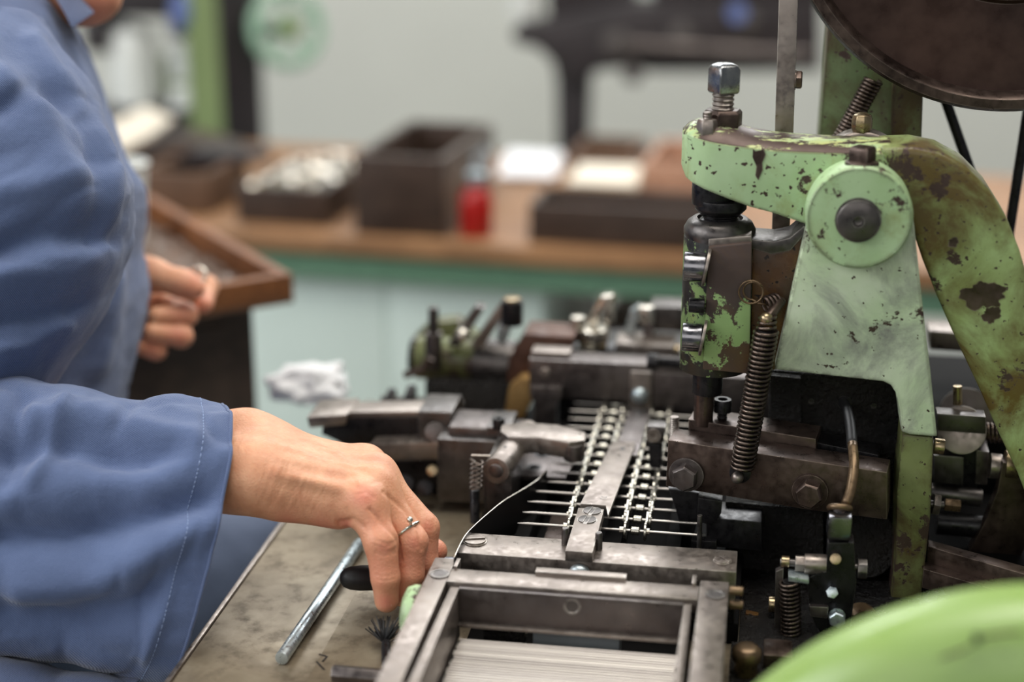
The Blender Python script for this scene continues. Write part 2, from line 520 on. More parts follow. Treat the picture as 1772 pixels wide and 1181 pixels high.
def open_box(name, x0, yb, x1, yt, yk, mat, label, cat='box', th=9, group=None, w=0, mat_rim=None):
    p = T.loc(T.onw(x0, yb, w)); u0, v0 = p[0], p[1]
    u1 = ux(T, x1, v0, w)
    h = wy(T, yt, u0, v0) - w
    v1 = vy(T, yk, u0, w + h)
    r = thing(name, T.pt((u0 + u1) / 2, (v0 + v1) / 2, w + .3), label, cat, group)
    w += .5; h -= .5
    obj('side_panel', B().box(T, u0, u0 + th, v0 + th + .3, v1 - th - .3, w, w + h), mat, r, 1)
    obj('side_panel', B().box(T, u1 - th, u1, v0 + th + .3, v1 - th - .3, w, w + h), mat, r, 1)
    obj('front_panel', B().box(T, u0, u1, v0, v0 + th, w, w + h), mat, r, 1)
    obj('back_panel', B().box(T, u0, u1, v1 - th, v1, w, w + h), mat, r, 1)
    obj('bottom', B().box(T, u0 + th + .2, u1 - th - .2, v0 + th + .3, v1 - th - .3, w, w + 6), mat, r)
    return r, (u0, u1, v0, v1, w, w + h)
open_box('wooden_box', 238, 366, 362, 296, 262, m_wood_mid, 'brown wooden box standing behind the worker\'s hand, leftmost on the table')
r2, d2 = open_box('parts_box', 411, 384, 566, 322, 270, m_wood_dark, 'low dark wooden box filled with shiny metal parts')
r3, d3 = open_box('deep_wooden_box', 615, 404, 772, 268, 208, m_wood_dark, 'deep dark wooden box, empty, beside the red bottle', th=12)
r4, d4 = open_box('long_wooden_tray', 915, 420, 1235, 352, 322, m_wood_dark, 'long low dark wooden tray on the right of the table')
r5, d5 = open_box('pale_wooden_box', 1108, 330, 1250, 282, 240, m_wood_pale, 'pale orange wooden box behind the long dark tray')
r6, d6 = open_box('flat_brown_box', 985, 294, 1096, 262, 234, m_wood_mid, 'flat brown box at the back of the table')
# shiny parts in the second box
bb = B()
rr = random.Random(3)
for i in range(150):
    u = rr.uniform(d2[0] + 14, d2[1] - 14); v = rr.uniform(d2[2] + 14, d2[3] - 14)
    w = d2[5] - 8 + 20 * math.sin(math.pi * (u - d2[0]) / (d2[1] - d2[0])) * rr.random()
    c = T.pt(u, v, w); ax = Vector((rr.uniform(-1, 1), rr.uniform(-1, 1), rr.uniform(-.4, 1)))
    bb.lathe(c, ax, [(.003, 0), (.0075, 0), (.0075, .004), (.003, .004), (.003, 0)], 8)
o = obj('metal_parts', bb, m_bright, None, 0); tag(o, 'heap of small shiny metal parts in the low dark box', 'metal parts'); o['kind'] = 'stuff'
bb = B().box(T, d2[0] + 10, d2[1] - 10, d2[2] + 10, d2[3] - 10, 7, d2[5] - 9)
obj('fill', bb, m_zinc, o)
# red bottle
base = T.onw(824, 406, .5)
k = (base - CAM).dot(_f) / FPX
rb = thing('red_bottle', base, 'red plastic bottle with a silver spout on the table', 'bottle')
obj('body', B().lathe(base, Vector((0, 0, 1)), [(0, 0), (27 * k, 0), (29 * k, 4 * k), (29 * k, 62 * k), (24 * k, 76 * k), (13 * k, 86 * k), (12 * k, 92 * k), (0, 92 * k)], 32), m_red, rb, 0, 50)
obj('cap', B().lathe(base + Vector((0, 0, 92 * k)), Vector((0, 0, 1)), [(0, 0), (16 * k, 0), (16 * k, 16 * k), (7 * k, 22 * k), (5 * k, 50 * k), (0, 50 * k)], 24), m_zinc, rb, 0, 50)
obj('spout', B().tube([base + Vector((0, 0, 138 * k)), base + Vector((.012, -.004, .006)) + Vector((0, 0, 144 * k)), base + Vector((.022, -.008, 0)) + Vector((0, 0, 138 * k))], .003), m_zinc, rb)
# papers on the table
def sheet_pile(name, pts, w, n, mat, label, cat, th=1.2):
    r = thing(name, T.onw(*pts[0], w), label, cat)
    for i in range(n):
        dx = Vector((rr.uniform(-1, 1) * .004, rr.uniform(-1, 1) * .004, 0))
        bb = B().prism([T.onw(x, y, w) + dx + Vector((0, 0, i * th * .001)) for x, y in pts], Vector((0, 0, th * .0009)))
        obj('sheet', bb, mat, r)
    return r
sheet_pile('paper_stack', [(862, 312), (958, 314), (972, 272), (880, 266)], .6, 6, m_paper, 'stack of white paper lying beside the deep box', 'paper', 1.6)
sheet_pile('cardboard_sheets', [(982, 330), (1100, 334), (1112, 300), (1005, 297)], .6, 5, m_cream, 'pinkish flat cardboard lying behind the long dark tray', 'cardboard', 3)
# leaning carton and dark books at the left rear of the table
bb = B()
c0 = T.onw(330, 292, 46)
ct = thing('cream_carton', T.onw(270, 290, 0.5), 'open cream carton flap lit white behind the blue sleeve', 'carton')
p = [T.onv(205, 262, 250), T.onv(262, 232, 250), T.onv(300, 204, 300), T.onv(252, 184, 300), T.onv(190, 214, 280)]
obj('flap', B().prism(p, Vector((0, .003, -.006))), m_cream, ct)
obj('body', B().polyp([(190, 286), (390, 286), (385, 262), (300, 238), (200, 262)], 262, 90, T), m_wood_dark, ct, 1)
dk = obj('dark_book', B().polyp([(290, 282), (448, 282), (444, 268), (330, 262)], 190, 60, T), m_bgdark, None, 1)
tag(dk, 'dark flat book lying behind the brown boxes', 'book')

# ------------------------------------------------------------------ background machines
def bgcol(name, label):
    return thing(name, Vector((0, 0, 0)), label, 'machine')
G = Frame(Vector((DP(385, 200, 3.25).x, DP(385, 200, 3.25).y, 0)), 38)
gm = thing('green_drill_stand', G.pt(0, 0, 0), 'green column stand with a spoked wheel against the white wall', 'machine')
obj('column', B().box(G, -52, 46, -40, 60, 0, 1900), m_bggreen, gm, 4)
obj('painted_shade_side', B().box(G, 46.4, 54, -42, 62, 60.5, 1900), m_bgdark, gm, 1)  # dark slab added over the right face, stands for the column's shadow side
obj('base', B().box(G, -110, 110, -100, 120, 0, 60), m_bgdark, gm, 6)
wc = DP(497, 48, 3.2); wax = Vector((.5, -.8, .15)).normalized()
e1 = wax.orthogonal().normalized(); e2 = wax.cross(e1)
ring = [wc + (e1 * math.cos(t * math.pi / 18) + e2 * math.sin(t * math.pi / 18)) * .070 for t in range(36)]
m_wheelgreen = plain('pale_green_enamel', srgb(150, 184, 160), .35, var=.08)
hw = obj('handwheel', B().tube(ring,   .012, 10, True), m_wheelgreen, gm, 0, 180)
for t in range(5):
    a = t * math.tau / 5 + .3
    obj('spoke', B().cyl(wc, wc + (e1 * math.cos(a) + e2 * math.sin(a)) * .069, .009, .007, 10), m_wheelgreen, hw)
obj('hub', B().cyl(wc - wax * .02, wc + wax * .02, .02, None, 18), m_bggreen, hw)
obj('axle', B().cyl(wc - wax * .03, G.pt(0, 0, wc.z * 1000 - 20), .014, None, 12), m_bgdark, gm)

Q = Frame(Vector((DP(260, 100, 3.3).x, DP(260, 100, 3.3).y, 0)), 8)
dm = thing('dark_bench_press', Q.pt(0, 60, 0), 'blurred black machine on the left behind the worker', 'machine')
def q(x, y): return Q.loc(Q.onv(x, y, 0))
def qb(x0, y0, x1, y1, d, name, mat, v=0, bev=4):
    a, c = Q.loc(Q.onv(x0, y0, v)), Q.loc(Q.onv(x1, y1, v))
    return obj(name, B().box(Q, a[0], c[0], v, v + d, c[2], a[2]), mat, dm, bev)
qb(130, -60, 362, 34, 160, 'head', m_bgdark)
qb(140, 34, 186, 92, 120, 'bracket', m_bgdark)
qb(290, 34.5, 350, 68, 50, 'arm', m_bgdark)
qb(276, 96, 300, 186, 30, 'guide_post', m_bggreen, 130)
qb(290, 142, 352, 160, 60, 'rail', m_bggreen, 64)
PLT = qb(150, 186, 352, 210, 200, 'table_plate', m_bgdark)
plate_z = PLT.location.z + max(v_.co.z for v_ in PLT.data.vertices) + wloc(dm).z
RL = [o_ for o_ in dm.children if o_.name == 'rail'][0]
rail_z = RL.location.z + max(v_.co.z for v_ in RL.data.vertices) + wloc(dm).z
a = q(265, 210)
obj('pedestal', B().box(Q, -80, 80, 20, 180, 0, a[2]), m_bgdark, dm, 6)
def lcan(name, x, y0, y1, r, v, mat, label, zb=0):
    p0, p1 = Q.onv(x, y1, v), Q.onv(x, y0, v)
    p0.z = zb + .0005; p1 = Vector((p0.x, p0.y, p1.z)); k = Q.px(x, y1, v); h = p1.z - p0.z
    o = obj(name, B().lathe(p0, Vector((0, 0, 1)), [(0, 0), (r * k, 0), (r * k, h * .8), (r * k * .86, h * .92), (r * k * .4, h * .95), (r * k * .4, h), (0, h)], 24), mat, None, 0, 50)
    return tag(o, label, 'canister')
lcan('tall_canister', 236, 40, 185, 42, 60, m_white, 'tall white canister beside the worker\'s shoulder', plate_z)
lcan('round_canister', 322, 72, 141, 26, 94, m_white, 'small round white canister left of the green column, upper one', rail_z)
lcan('white_jar', 322, 150, 185, 26, 30, m_white, 'squat white jar left of the green column, lower one', plate_z)
cl = obj('blue_rag', B().ball(DP(320, 18, 3.2), .030, 16, Vector((.3, 0, 1)), (1, 1, 1.5)), m_plastic, None, 0, 180)
tag(cl, 'light blue rag hanging on the black machine', 'rag')

# dark machine, right
R = Frame(Vector((DP(1000, 200, 3.3).x, DP(1000, 200, 3.3).y, 0)), 6)
rm = thing('dark_horn_press', R.pt(0, 80, 0), 'blurred dark machine with a pointed horn against the back wall', 'machine')
def rp(name, pts, v, d, mat=m_bgdark, bev=6):
    return obj(name, B().polyp(pts, v, d, R), mat, rm, bev)
rp('horn_beam', [(884, 62), (890, 48), (935, 40), (1010, 22), (1090, 6), (1420, 2), (1420, 124), (1130, 126), (1090, 118), (1030, 124), (1018, 142), (962, 140), (955, 108), (930, 84), (895, 76)], -20, 150)
rp('column', [(962, 130), (1022, 130), (1016, 300), (964, 300)], 10, 80)
a = R.loc(R.onv(990, 300, 10))
obj('pedestal', B().box(R, a[0] - 60, a[0] + 60, -10, 170, 0, a[2]), m_bgdark, rm, 6)
rp('upper_gearbox', [(940, -60), (1100, -60), (1100, 14), (1000, 30), (950, 40)], 40, 90)
rp('upper_gearbox', [(1130, -60), (1430, -60), (1430, 8), (1130, 8)], 0, 120)
for (x, y, r) in ((1068, 78, 26), (1180, 62, 22), (1290, 40, 24), (1095, 128, 18)):
    obj('gear_cover', B().cylp((x, y, -36), (x, y, 0), r, None, 24, R), m_steel_dark, rm, 2)
obj('shaft', B().cylp((1090, 78, -30), (1400, 96, -30), 15, None, 16, R), m_bar, rm)
obj('glass_gauge', B().cylp((1276, 22, -44), (1276, 22, -36), 17, None, 20, R), m_plastic, rm, 1)
obj('lower_rail', B().box(R, a[0] + 30, a[0] + 420, 60, 110, a[2] + 10, a[2] + 40), m_bgdark, rm, 2)
ub_ = ux(R, 912, 60, wy(R, 44, R.loc(R.onv(912, 44, -20))[0], -20))
w1 = obj('white_beaker', B().lathe(R.pt(ub_ - 6, 60, wy(R, 40, R.loc(R.onv(930, 40, -20))[0], -20) + 1), Vector((0, 0, 1)), [(0, 0), (.030, 0), (.036, .12), (.033, .12), (.028, .006), (0, .006)], 24), m_white, None, 0)
tag(w1, 'white beaker standing on the horn of the dark machine', 'beaker')

# ------------------------------------------------------------------ wooden tray on the dark pedestal box
zt = 1.02
pc, pf, pl = ZP(507, 474, zt), ZP(258, 334, zt), ZP(369, 503, zt)
ea = (pf - pc).normalized(); la = (pf - pc).length
eb = (pl - pc).normalized(); eb = (eb - ea * eb.dot(ea) * .85).normalized(); lb = .36
hz = Vector((0, 0, 1))
tw = thing('wooden_tray', pc + ea * (la / 2) + eb * (lb / 2) - hz * .030, 'shallow orange brown wooden tray on the dark crate', 'tray')
th = .014
nb = eb
obj('side_board', B().prism([pc, pf, pf + eb * th, pc + eb * th], -hz * .026), m_wood_tray, tw, 2)
obj('side_board', B().prism([pc + eb * lb, pf + eb * lb, pf + eb * (lb - th), pc + eb * (lb - th)], -hz * .026), m_wood_tray, tw, 2)
obj('end_board', B().prism([pc + eb * th * 1.02, pc + eb * (lb - th * 1.02), pc + eb * (lb - th * 1.02) + ea * th, pc + eb * th * 1.02 + ea * th], -hz * .026), m_wood_tray, tw, 2)
obj('end_board', B().prism([pf + eb * th * 1.02, pf + eb * (lb - th * 1.02), pf + eb * (lb - th * 1.02) - ea * th, pf + eb * th * 1.02 - ea * th], -hz * .026), m_wood_tray, tw, 2)
obj('bottom', B().prism([pc - hz * .026, pf - hz * .026, pf + eb * lb - hz * .026, pc + eb * lb - hz * .026], -hz * .004), m_wood_mid, tw, 1)
bb = B()
for i in range(420):
    c = pc + ea * rr.uniform(.03, la - .03) + eb * rr.uniform(.02, lb - .03) - hz * (.0245 - rr.random() * .006)
    a = rr.uniform(0, 3.14); d = Vector((math.cos(a), math.sin(a), rr.uniform(-.1, .1)))
    bb.cyl(c - d * .008, c + d * .008, .0009, None, 5)
pn = obj('loose_pins', bb, m_steel, None); tag(pn, 'loose little metal pins scattered in the wooden tray', 'metal pins'); pn['kind'] = 'stuff'
# white cup beside the tray
cc = ZP(212, 428, zt - .0255) + Vector((0, .02, 0))
k = (cc - CAM).dot(_f) / FPX
cu = thing('white_cup', cc, 'tall white plastic cup half hidden behind the blue sleeve', 'cup')
obj('wall', B().lathe(cc, hz, [(0, 0), (32 * k, 0), (44 * k, 138 * k), (41 * k, 138 * k), (30 * k, 3 * k), (0, 3 * k)], 28), m_white, cu, 0, 60)
rg = [cc + hz * (139 * k) + Vector((math.cos(t * math.tau / 28), math.sin(t * math.tau / 28), 0)) * 44.5 * k for t in range(28)]
obj('rim', B().tube(rg, 3 * k, 8, True), m_white, cu, 0, 180)
# dark pedestal crate under the tray
cr = thing('dark_crate', pc + ea * (la / 2) + eb * (lb / 2) - hz * .2, 'tall dark wooden crate carrying the wooden tray', 'crate')
ins = .035
A0 = pc + ea * ins + eb * .03 - hz * .0305; A1 = pf - ea * ins + eb * .03 - hz * .0305
A2 = pf - ea * ins + eb * (lb - .03) - hz * .0305; A3 = pc + ea * ins + eb * (lb - .03) - hz * .0305
hh = A0.z - .40
obj('body', B().prism([A0, A1, A2, A3], -hz * hh), m_wood_dark, cr, 6)
sd = B().prism([A0 + eb * .03 - ea * .004 - hz * .02, A3 - eb * .03 - ea * .004 - hz * .02, A3 - eb * .03 - ea * .004 - hz * .3, A0 + eb * .03 - ea * .004 - hz * .3], ea * .0035)
obj('end_panel', sd, m_wood_dark, cr, 1)
st = thing('low_stool', (A0 + A2) / 2 - hz * A0.z, 'dark low stool carrying the crate', 'stool')
zz = .40
obj('seat', B().prism([Vector((p.x, p.y, zz - .03)) for p in (A0, A1, A2, A3)], hz * .0295), m_wood_dark, st, 3)
for p in (A0, A1, A2, A3):
    c = Vector((p.x, p.y, 0)); m_ = (A0 + A2) / 2; c += (Vector((m_.x, m_.y, 0)) - c) * .15
    obj('leg', B().cyl(c, c + hz * (zz - .03), .018, .022, 12), m_wood_dark, st)

# ------------------------------------------------------------------ steel bench carrying the machine
bt = thing('steel_bench', M.pt(150, 60, -1000), 'worn grey steel work bench carrying the green machine', 'bench')
def mpoly(pts, w0, w1):
    return B().prism([M.pt(u, v, w0) for u, v in pts], Vector((0, 0, (w1 - w0) * .001)))
obj('bench_top', mpoly([(-166, -330), (90, -330), (90, -205), (182, -205), (182, -70), (620, -70), (620, 430), (-166, 430)], -100, -60), m_bench, bt, 1.5)
obj('edge_strip', B().box(M, -169.5, -166.3, -330, 430, -104, -58.5), m_steel, bt, .6)
obj('mounting_plate', mpoly([(-80, -240), (88, -240), (88, -200), (180, -200), (180, -60), (480, -60), (480, 340), (-80, 340)], -59.8, -53), m_bench, bt, 1)
for (u, v) in ((-140, -300), (60, -300), (-140, 390), (580, 390)):
    obj('leg', B().box(M, u - 22, u + 22, v - 22, v + 22, -1000, -100.3), m_tgreen, bt, 2)
# scratched marks on the plate
bb = B()
def stroke(x0, y0, x1, y1):
    a, c = M.onw(x0, y0, -52.9), M.onw(x1, y1, -52.9)
    d = (c - a).normalized().cross(Vector((0, 0, 1))) * .0006
    bb.prism([a - d, c - d, c + d, a + d], Vector((0, 0, .0002)))
stroke(552, 1133, 566, 1137); stroke(566, 1137, 558, 1146); stroke(548, 1146, 561, 1160)
obj('scratched_mark', bb, m_black, bt)
# loose rod on the bench
p0, p1 = M.onw(487, 1137, -54), M.onw(622, 938, -54)
p0.z = p1.z = M.pt(0, 0, -55.4).z
lr = obj('steel_rod', B().cyl(p0, p1, .0044, None, 16), m_zinc, None, .5)
tag(lr, 'thin round steel rod lying on the bench in front of the hand', 'rod')
p0, p1 = M.onw(576, 1166, -46), M.onw(668, 1174, -46)
lr = obj('short_bar', B().tube([p0, p1], .0056, 6), m_bar, None, .4)
tag(lr, 'short steel bar end poking out beside the pin tray', 'bar')
# white cloth at the back left end of the bench
bm = bmesh.new()
bmesh.ops.create_icosphere(bm, subdivisions=5, radius=1)
c0 = M.onw(540, 688, -58)
from mathutils import noise as mn
for vtx in bm.verts:
    n_ = vtx.co.normalized()
    dd = .86 + .22 * mn.fractal(n_ * 1.6, .9, 2.0, 2) + .12 * abs(mn.noise(n_ * 3.0))
    vtx.co = c0 + Vector((n_.x * .042 * dd, n_.y * .03 * dd, max(n_.z, -.35) * .026 * dd + .0095))
o = obj('crumpled_rag', bm, m_paper, None, 0, 180); tag(o, 'crumpled white rag lying on the far corner of the bench', 'rag')

# ================================================================== the machine
mach = thing('chain_machine', M.pt(160, 100, -53), 'old green and black chain assembly machine with press, lever arm and flywheel', 'machine')
UP = Vector((0, 0, 1))
NV = -M.V
def part(name, b, mat, bevel=.6, parent=None, label=None, smooth=38, seg=2, kind=None):
    return obj(name, b, mat, parent or mach, bevel, smooth, seg, label, kind)
def mm(x): return x * .001
# --- fasteners
def hexh(b, c, ax, r, h, ph=0.0, flip=None):
    return b.lathe(c, ax, [(0, 0), (r, 0), (r, h * .82), (r * .86, h), (0, h)], 6, ph, flip)
def hexbolt(c, ax, r, h, parent, mat=None, wr=1.35, name='hex_bolt', ph=.2, flip=None):
    bb = B()
    hexh(bb, c + ax * h * .25, ax, r, h, ph, flip or UP)
    bb.lathe(c, ax, [(0, 0), (r * wr, 0), (r * wr, h * .22), (0, h * .22)], 28)
    return part(name, bb, mat or m_steel, .3, parent, None, 30)
def cap_screw(c, ax, r, h, parent, mat=None, stem=0, name='cap_screw'):
    bb = B()
    bb.lathe(c, ax, [(0, 0), (r, 0), (r, h * .9), (r * .92, h), (r * .55, h), (r * .5, h * .4), (0, h * .4)], 26)
    if stem: thread(bb, c - ax * stem, ax, r * .58, stem)
    return part(name, bb, mat or m_black, 0, parent, None, 40)
def thread(b, c, ax, r, L, pitch=None):
    pitch = pitch or r * .42
    n = max(3, int(L / pitch))
    pr = [(0, 0)]
    for i in range(n):
        pr += [(r * .84, L * i / n), (r, L * (i + .5) / n)]
    pr += [(r * .84, L), (0, L)]
    return b.lathe(c, ax, pr, 20)
def slot_screw(c, ax, r, h, parent, d=None, mat=None, name='slotted_screw'):
    d = d or M.U
    d = (d - ax * d.dot(ax)).normalized(); e = ax.cross(d)
    bb = B()
    for s in (-1, 1):
        pts = []
        for k in range(13):
            a = -1.35 + 2.7 * k / 12
            pts.append(c + d * math.sin(a) * r + e * s * math.cos(a) * r)
        bb.prism(pts, ax * h)
    bb.lathe(c - ax * .0002, ax, [(0, 0), (r * 1.1, 0), (r * 1.1, h * .3), (0, h * .3)], 24)
    return part(name, bb, mat or m_steel, .15, parent)
def spring(p0, p1, R, turns, wr, parent=None, mat=None, name='coil_spring', ends=True, R1=None):
    path = helix(p0, p1, R, turns, 14, 0, R1)
    return part(name, B().tube(path, wr, 7), mat or m_spring, 0, parent, None, 180)

# --- bed
part('bed_casting', B().box(M, -12, 180, 4, 420, -52.8, -38), m_matte_black, 2)
part('press_base', B().box(M, 180.3, 440, 121, 420, -52.8, -38), m_matte_black, 2)
part('dark_cover_sheet', B().prism([M.pt(u, v, -52.9) for u, v in ((176, -60), (480, -60), (480, 120.6), (180.5, 120.6), (180.5, 3), (176, 3))], Vector((0, 0, .003))), m_oily, .8)  # black sheet added over the pale mounting plate to keep this corner dark
part('pan_knob', B().lathe(M.pt(186, -38, -49.8), UP, [(0, 0), (.007, 0), (.007, .008), (.009, .010), (.009, .016), (.006, .019), (0, .019)], 24), m_copper, 0, None, None, 50)
part('pan_lug', B().box(M, 196, 214, -30, -8, -49.8, -40), m_brown, 2)
part('bed_rail', B().box(M, 24, 34, 34, 330, -37.8, -20), m_matte_black, .6)
part('bed_rail', B().box(M, 128, 138, 34, 330, -37.8, -20), m_matte_black, .6)
part('slide_block', B().box(M, 44, 64, 60, 120, -37.8, -22), m_brown, .6)
part('slide_block', B().box(M, 86, 98, 36, 300, -37.8, -17), m_matte_black, .6)

# --- front crossbar
fc = part('front_crossbar', B().box(M, -1, 177, 0, 31.5, -24, 0), m_steel, .7)
slot_screw(M.onw(822, 937, .3), UP, .0072, .0014, fc, M.V * .3 + M.U)
slot_screw(M.onw(1250, 971, .3), UP, .0054, .0012, fc, M.U * -.8 + M.V)
part('dark_gap_sheet', B().box(M, 8, 150, -44, 2, -52.9, -51), m_matte_black, .4)  # dark sheet added over the lit plate, shades the gap under the tray
part('rear_packing', B().box(M, -1, 177, 4, 31, -38, -24.3), m_black, .5)
zb = M.onv(1003, 994, -1)
part('strip_plate', B().box(M, 70, 92, -2.5, -.2, -14, -7), m_brass, .3, fc)
part('round_bolt', B().lathe(zb, NV, [(0, 0), (.0072, 0), (.0072, .002), (.006, .0045), (.003, .006), (0, .0064)], 24), m_zinc, 0, fc, None, 50)

# --- guide bar over the chain
g1 = part('guide_block', B().box(M, 69, 86.5, -3, 66, .6, 8), m_steel, .6)
for (x, y, a) in ((1025, 885, .2), (1016, 900, .15)):
    slot_screw(M.onw(x, y, 8.1), UP, .0062, .0007, g1, M.V + M.U * a, m_steel_dark)
for x, y in ((978, 942), (1036, 950)):
    c = M.onw(x, y, .2)
    part('dowel_pin', B().lathe(c, UP, [(0, 0), (.0024, 0), (.0024, .0105), (.0018, .0115), (0, .0115)], 14), m_steel_dark, 0, fc)
g2 = part('guide_plate', B().polyw([(1004, 879), (1048, 882), (1052, 900), (1100, 772), (1061, 769)], 4.4, 3), m_steel, .4)
part('plate_hole', B().lathe(M.onw(1077, 777, 7.42), UP, [(0, 0), (.0022, 0), (.0022, .00012), (0, .00012)], 16), m_black, 0, g2)
# stamped number on the guide plate
def stamp(txt, x, y, w, size, rot, parent):
    cu = bpy.data.curves.new('stamp', 'FONT'); cu.body = txt; cu.size = size; cu.extrude = .0001; cu.align_x = 'CENTER'; cu.align_y = 'CENTER'
    o = bpy.data.objects.new('stamp', cu); COL.objects.link(o)
    dg = bpy.context.evaluated_depsgraph_get()
    me = bpy.data.meshes.new_from_object(o.evaluated_get(dg))
    bpy.data.objects.remove(o, do_unlink=True)
    me.transform(Matrix.Translation(M.onw(x, y, w)) @ Matrix.Rotation(rot, 4, 'Z'))
    return link_mesh('stamped_number', me, m_steel_dark, parent)
stamp('25', 1044, 862, 7.42, .0062, math.radians(-100), g2)
g3 = part('guide_strap', B().polyw([(1091, 712), (1127, 713), (1102, 795), (1062, 790)], 1, 3), m_bar, .4)

# --- rear bar
rb_ = part('rear_bar', B().box(M, 0, 139, 300, 326, 1, 33), m_bar, .8)
part('rear_bar_step', B().box(M, .5, 32, 308, 326, 33.2, 37), m_steel, .8, rb_)
part('rear_bar_end', B().box(M, 102, 215, 299, 325, -6, 27), m_bar, .8)
part('rear_foot', B().polyp([(918, 669), (972, 671), (970, 690), (962, 702), (960, 742), (922, 742), (925, 702), (919, 690)], 291, 8), m_bar, .9)
hexbolt(M.onv(943, 645, 299.6), NV, .0045, .003, rb_, m_steel, 1.05)
stp = part('rear_strap', B().box(M, 83, 99.5, 293.5, 298.6, -8, 29), m_steel, .7)
bb = B(); c = M.onv(1107, 684, 293)
bb.lathe(c, NV, [(0, 0), (.0068, 0), (.0068, .002), (.0056, .0046), (.003, .006), (0, .0064)], 24)
part('round_bolt', bb, m_zinc, 0, stp, None, 50)
sc_ = M.onv(1120, 626, 285)
bb = B().lathe(sc_, M.U, [(0, .001), (.0032, .001), (.0036, 0), (.006, 0), (.0064, .0006), (.0064, .0085), (0, .0085)], 24)
thread(bb, sc_ + M.U * .0085, M.U, .0042, .036)
part('long_cap_screw', bb, m_black, 0, None, 'long black threaded cap screw', 40)
part('dark_backing', B().box(M, 20, 215, 330, 350, -37.5, 12), m_black, 1)

# --- left clamp arm with hinge barrel
ca = part('clamp_arm', B().polyw([(880, 757), (866, 746), (868, 735), (905, 731), (965, 735), (1013, 748), (1012, 762), (985, 766), (930, 757)], 22, -13), m_steel, 1.2)
part('clamp_foot', B().cylp((992, 768, 155), (992, 795, 155), 17), m_bar, .6, ca)
cap_screw(M.onw(863, 742, 16), UP, .0046, .0085, ca, m_black)
part('clamp_block', B().box(M, -16, 2, 188, 226, -37, 15), m_steel_dark, 1)
h0, h1 = M.pt(4, 116, 10), M.pt(15, 196, 10)
hb = part('hinge_barrel', B().cyl(h0, h1, .0098, None, 36), m_steel, .8, None, 'round steel hinge barrel')
ax = (h0 - h1).normalized()
part('hinge_pin', B().lathe(h0, ax, [(0, 0), (.0052, 0), (.0052, .0008), (.0046, .0012), (0, .0012)], 24), m_bar, 0, hb)
for t in (.28, .8):
    c = h0.lerp(h1, t) + UP * .0097
    part('oil_hole', B().lathe(c, UP, [(0, 0), (.0014, 0), (.0014, .0002), (0, .0002)], 12), m_black, 0, hb)
part('hinge_bracket', B().polyp([(836, 812), (884, 815), (886, 900), (838, 896)], 118, 70), m_steel_dark, .8)
sp_ = part('slotted_plate', B().polyw([(908, 774), (1004, 779), (978, 827), (886, 821)], -11, -4), m_bar, .5)
for x, y in ((938, 787), (924, 809)):
    c = M.onw(x, y, -10.95)
    part('countersunk_hole', B().lathe(c, UP, [(.0036, 0), (.0060, 0), (.0060, .0002), (.0036, .0002), (.0036, 0)], 24), m_black, 0, sp_)
part('slotted_plate_support', B().polyw([(905, 780), (1000, 784), (975, 822), (890, 816)], -17, -20), m_black, .5)
# vertical spring with stud, left of the hinge
ps = M.onv(825, 800, 112); pe = M.onv(823, 848, 112)
spring(pe, ps, .0042, 6, .0008)
stud = B(); pe2 = M.onv(822, 905, 112); thread(stud, pe2, UP, .0036, (pe - pe2).length)
part('spring_stud', stud, m_black, 0)
part('spring_hook', B().tube([M.onv(822, 800, 112), M.onv(814, 794, 112), M.onv(816, 789, 112), M.onv(848, 790, 114)], .0011), m_steel, 0)

# --- curved sheet deflector
def sheet(pts, th, mat, name, w, h, label=None):
    bb = B(); P = [M.onw(x, y, w) for x, y in pts]
    Pn = []
    for i in range(len(P) - 1):
        for k in range(5): Pn.append(P[i].lerp(P[i + 1], k / 5))
    Pn.append(P[-1])
    for _ in range(3):
        Pn = [Pn[0]] + [(Pn[i - 1] + Pn[i] * 2 + Pn[i + 1]) / 4 for i in range(1, len(Pn) - 1)] + [Pn[-1]]
    F_, Bk = [], []
    for i, p in enumerate(Pn):
        t = (Pn[min(i + 1, len(Pn) - 1)] - Pn[max(i - 1, 0)]).normalized()
        n = t.cross(UP) * th * .5
        F_.append((p + n, p + n - UP * h)); Bk.append((p - n, p - n - UP * h))
    vs = [[bb.bm.verts.new(q_) for q_ in (f[0], f[1], k_[1], k_[0])] for f, k_ in zip(F_, Bk)]
    for A, C in zip(vs[:-1], vs[1:]):
        for k in range(4): bb.bm.faces.new((A[k], A[(k + 1) % 4], C[(k + 1) % 4], C[k]))
    bb.bm.faces.new(vs[0]); bb.bm.faces.new(vs[-1][::-1])
    o = part(name, bb, mat, 0, None, label, 50)
    part('bright_edge', B().tube([p + UP * .0002 for p in Pn], .00042, 6), m_bright, 0, o, None, 180)
    return o
sheet([(786, 966), (795, 945), (806, 925), (832, 900), (870, 868), (905, 848), (930, 832), (946, 815)], .0007, m_blackpl, 'deflector_sheet', 3, .030, 'curved thin black sheet with bright edge')

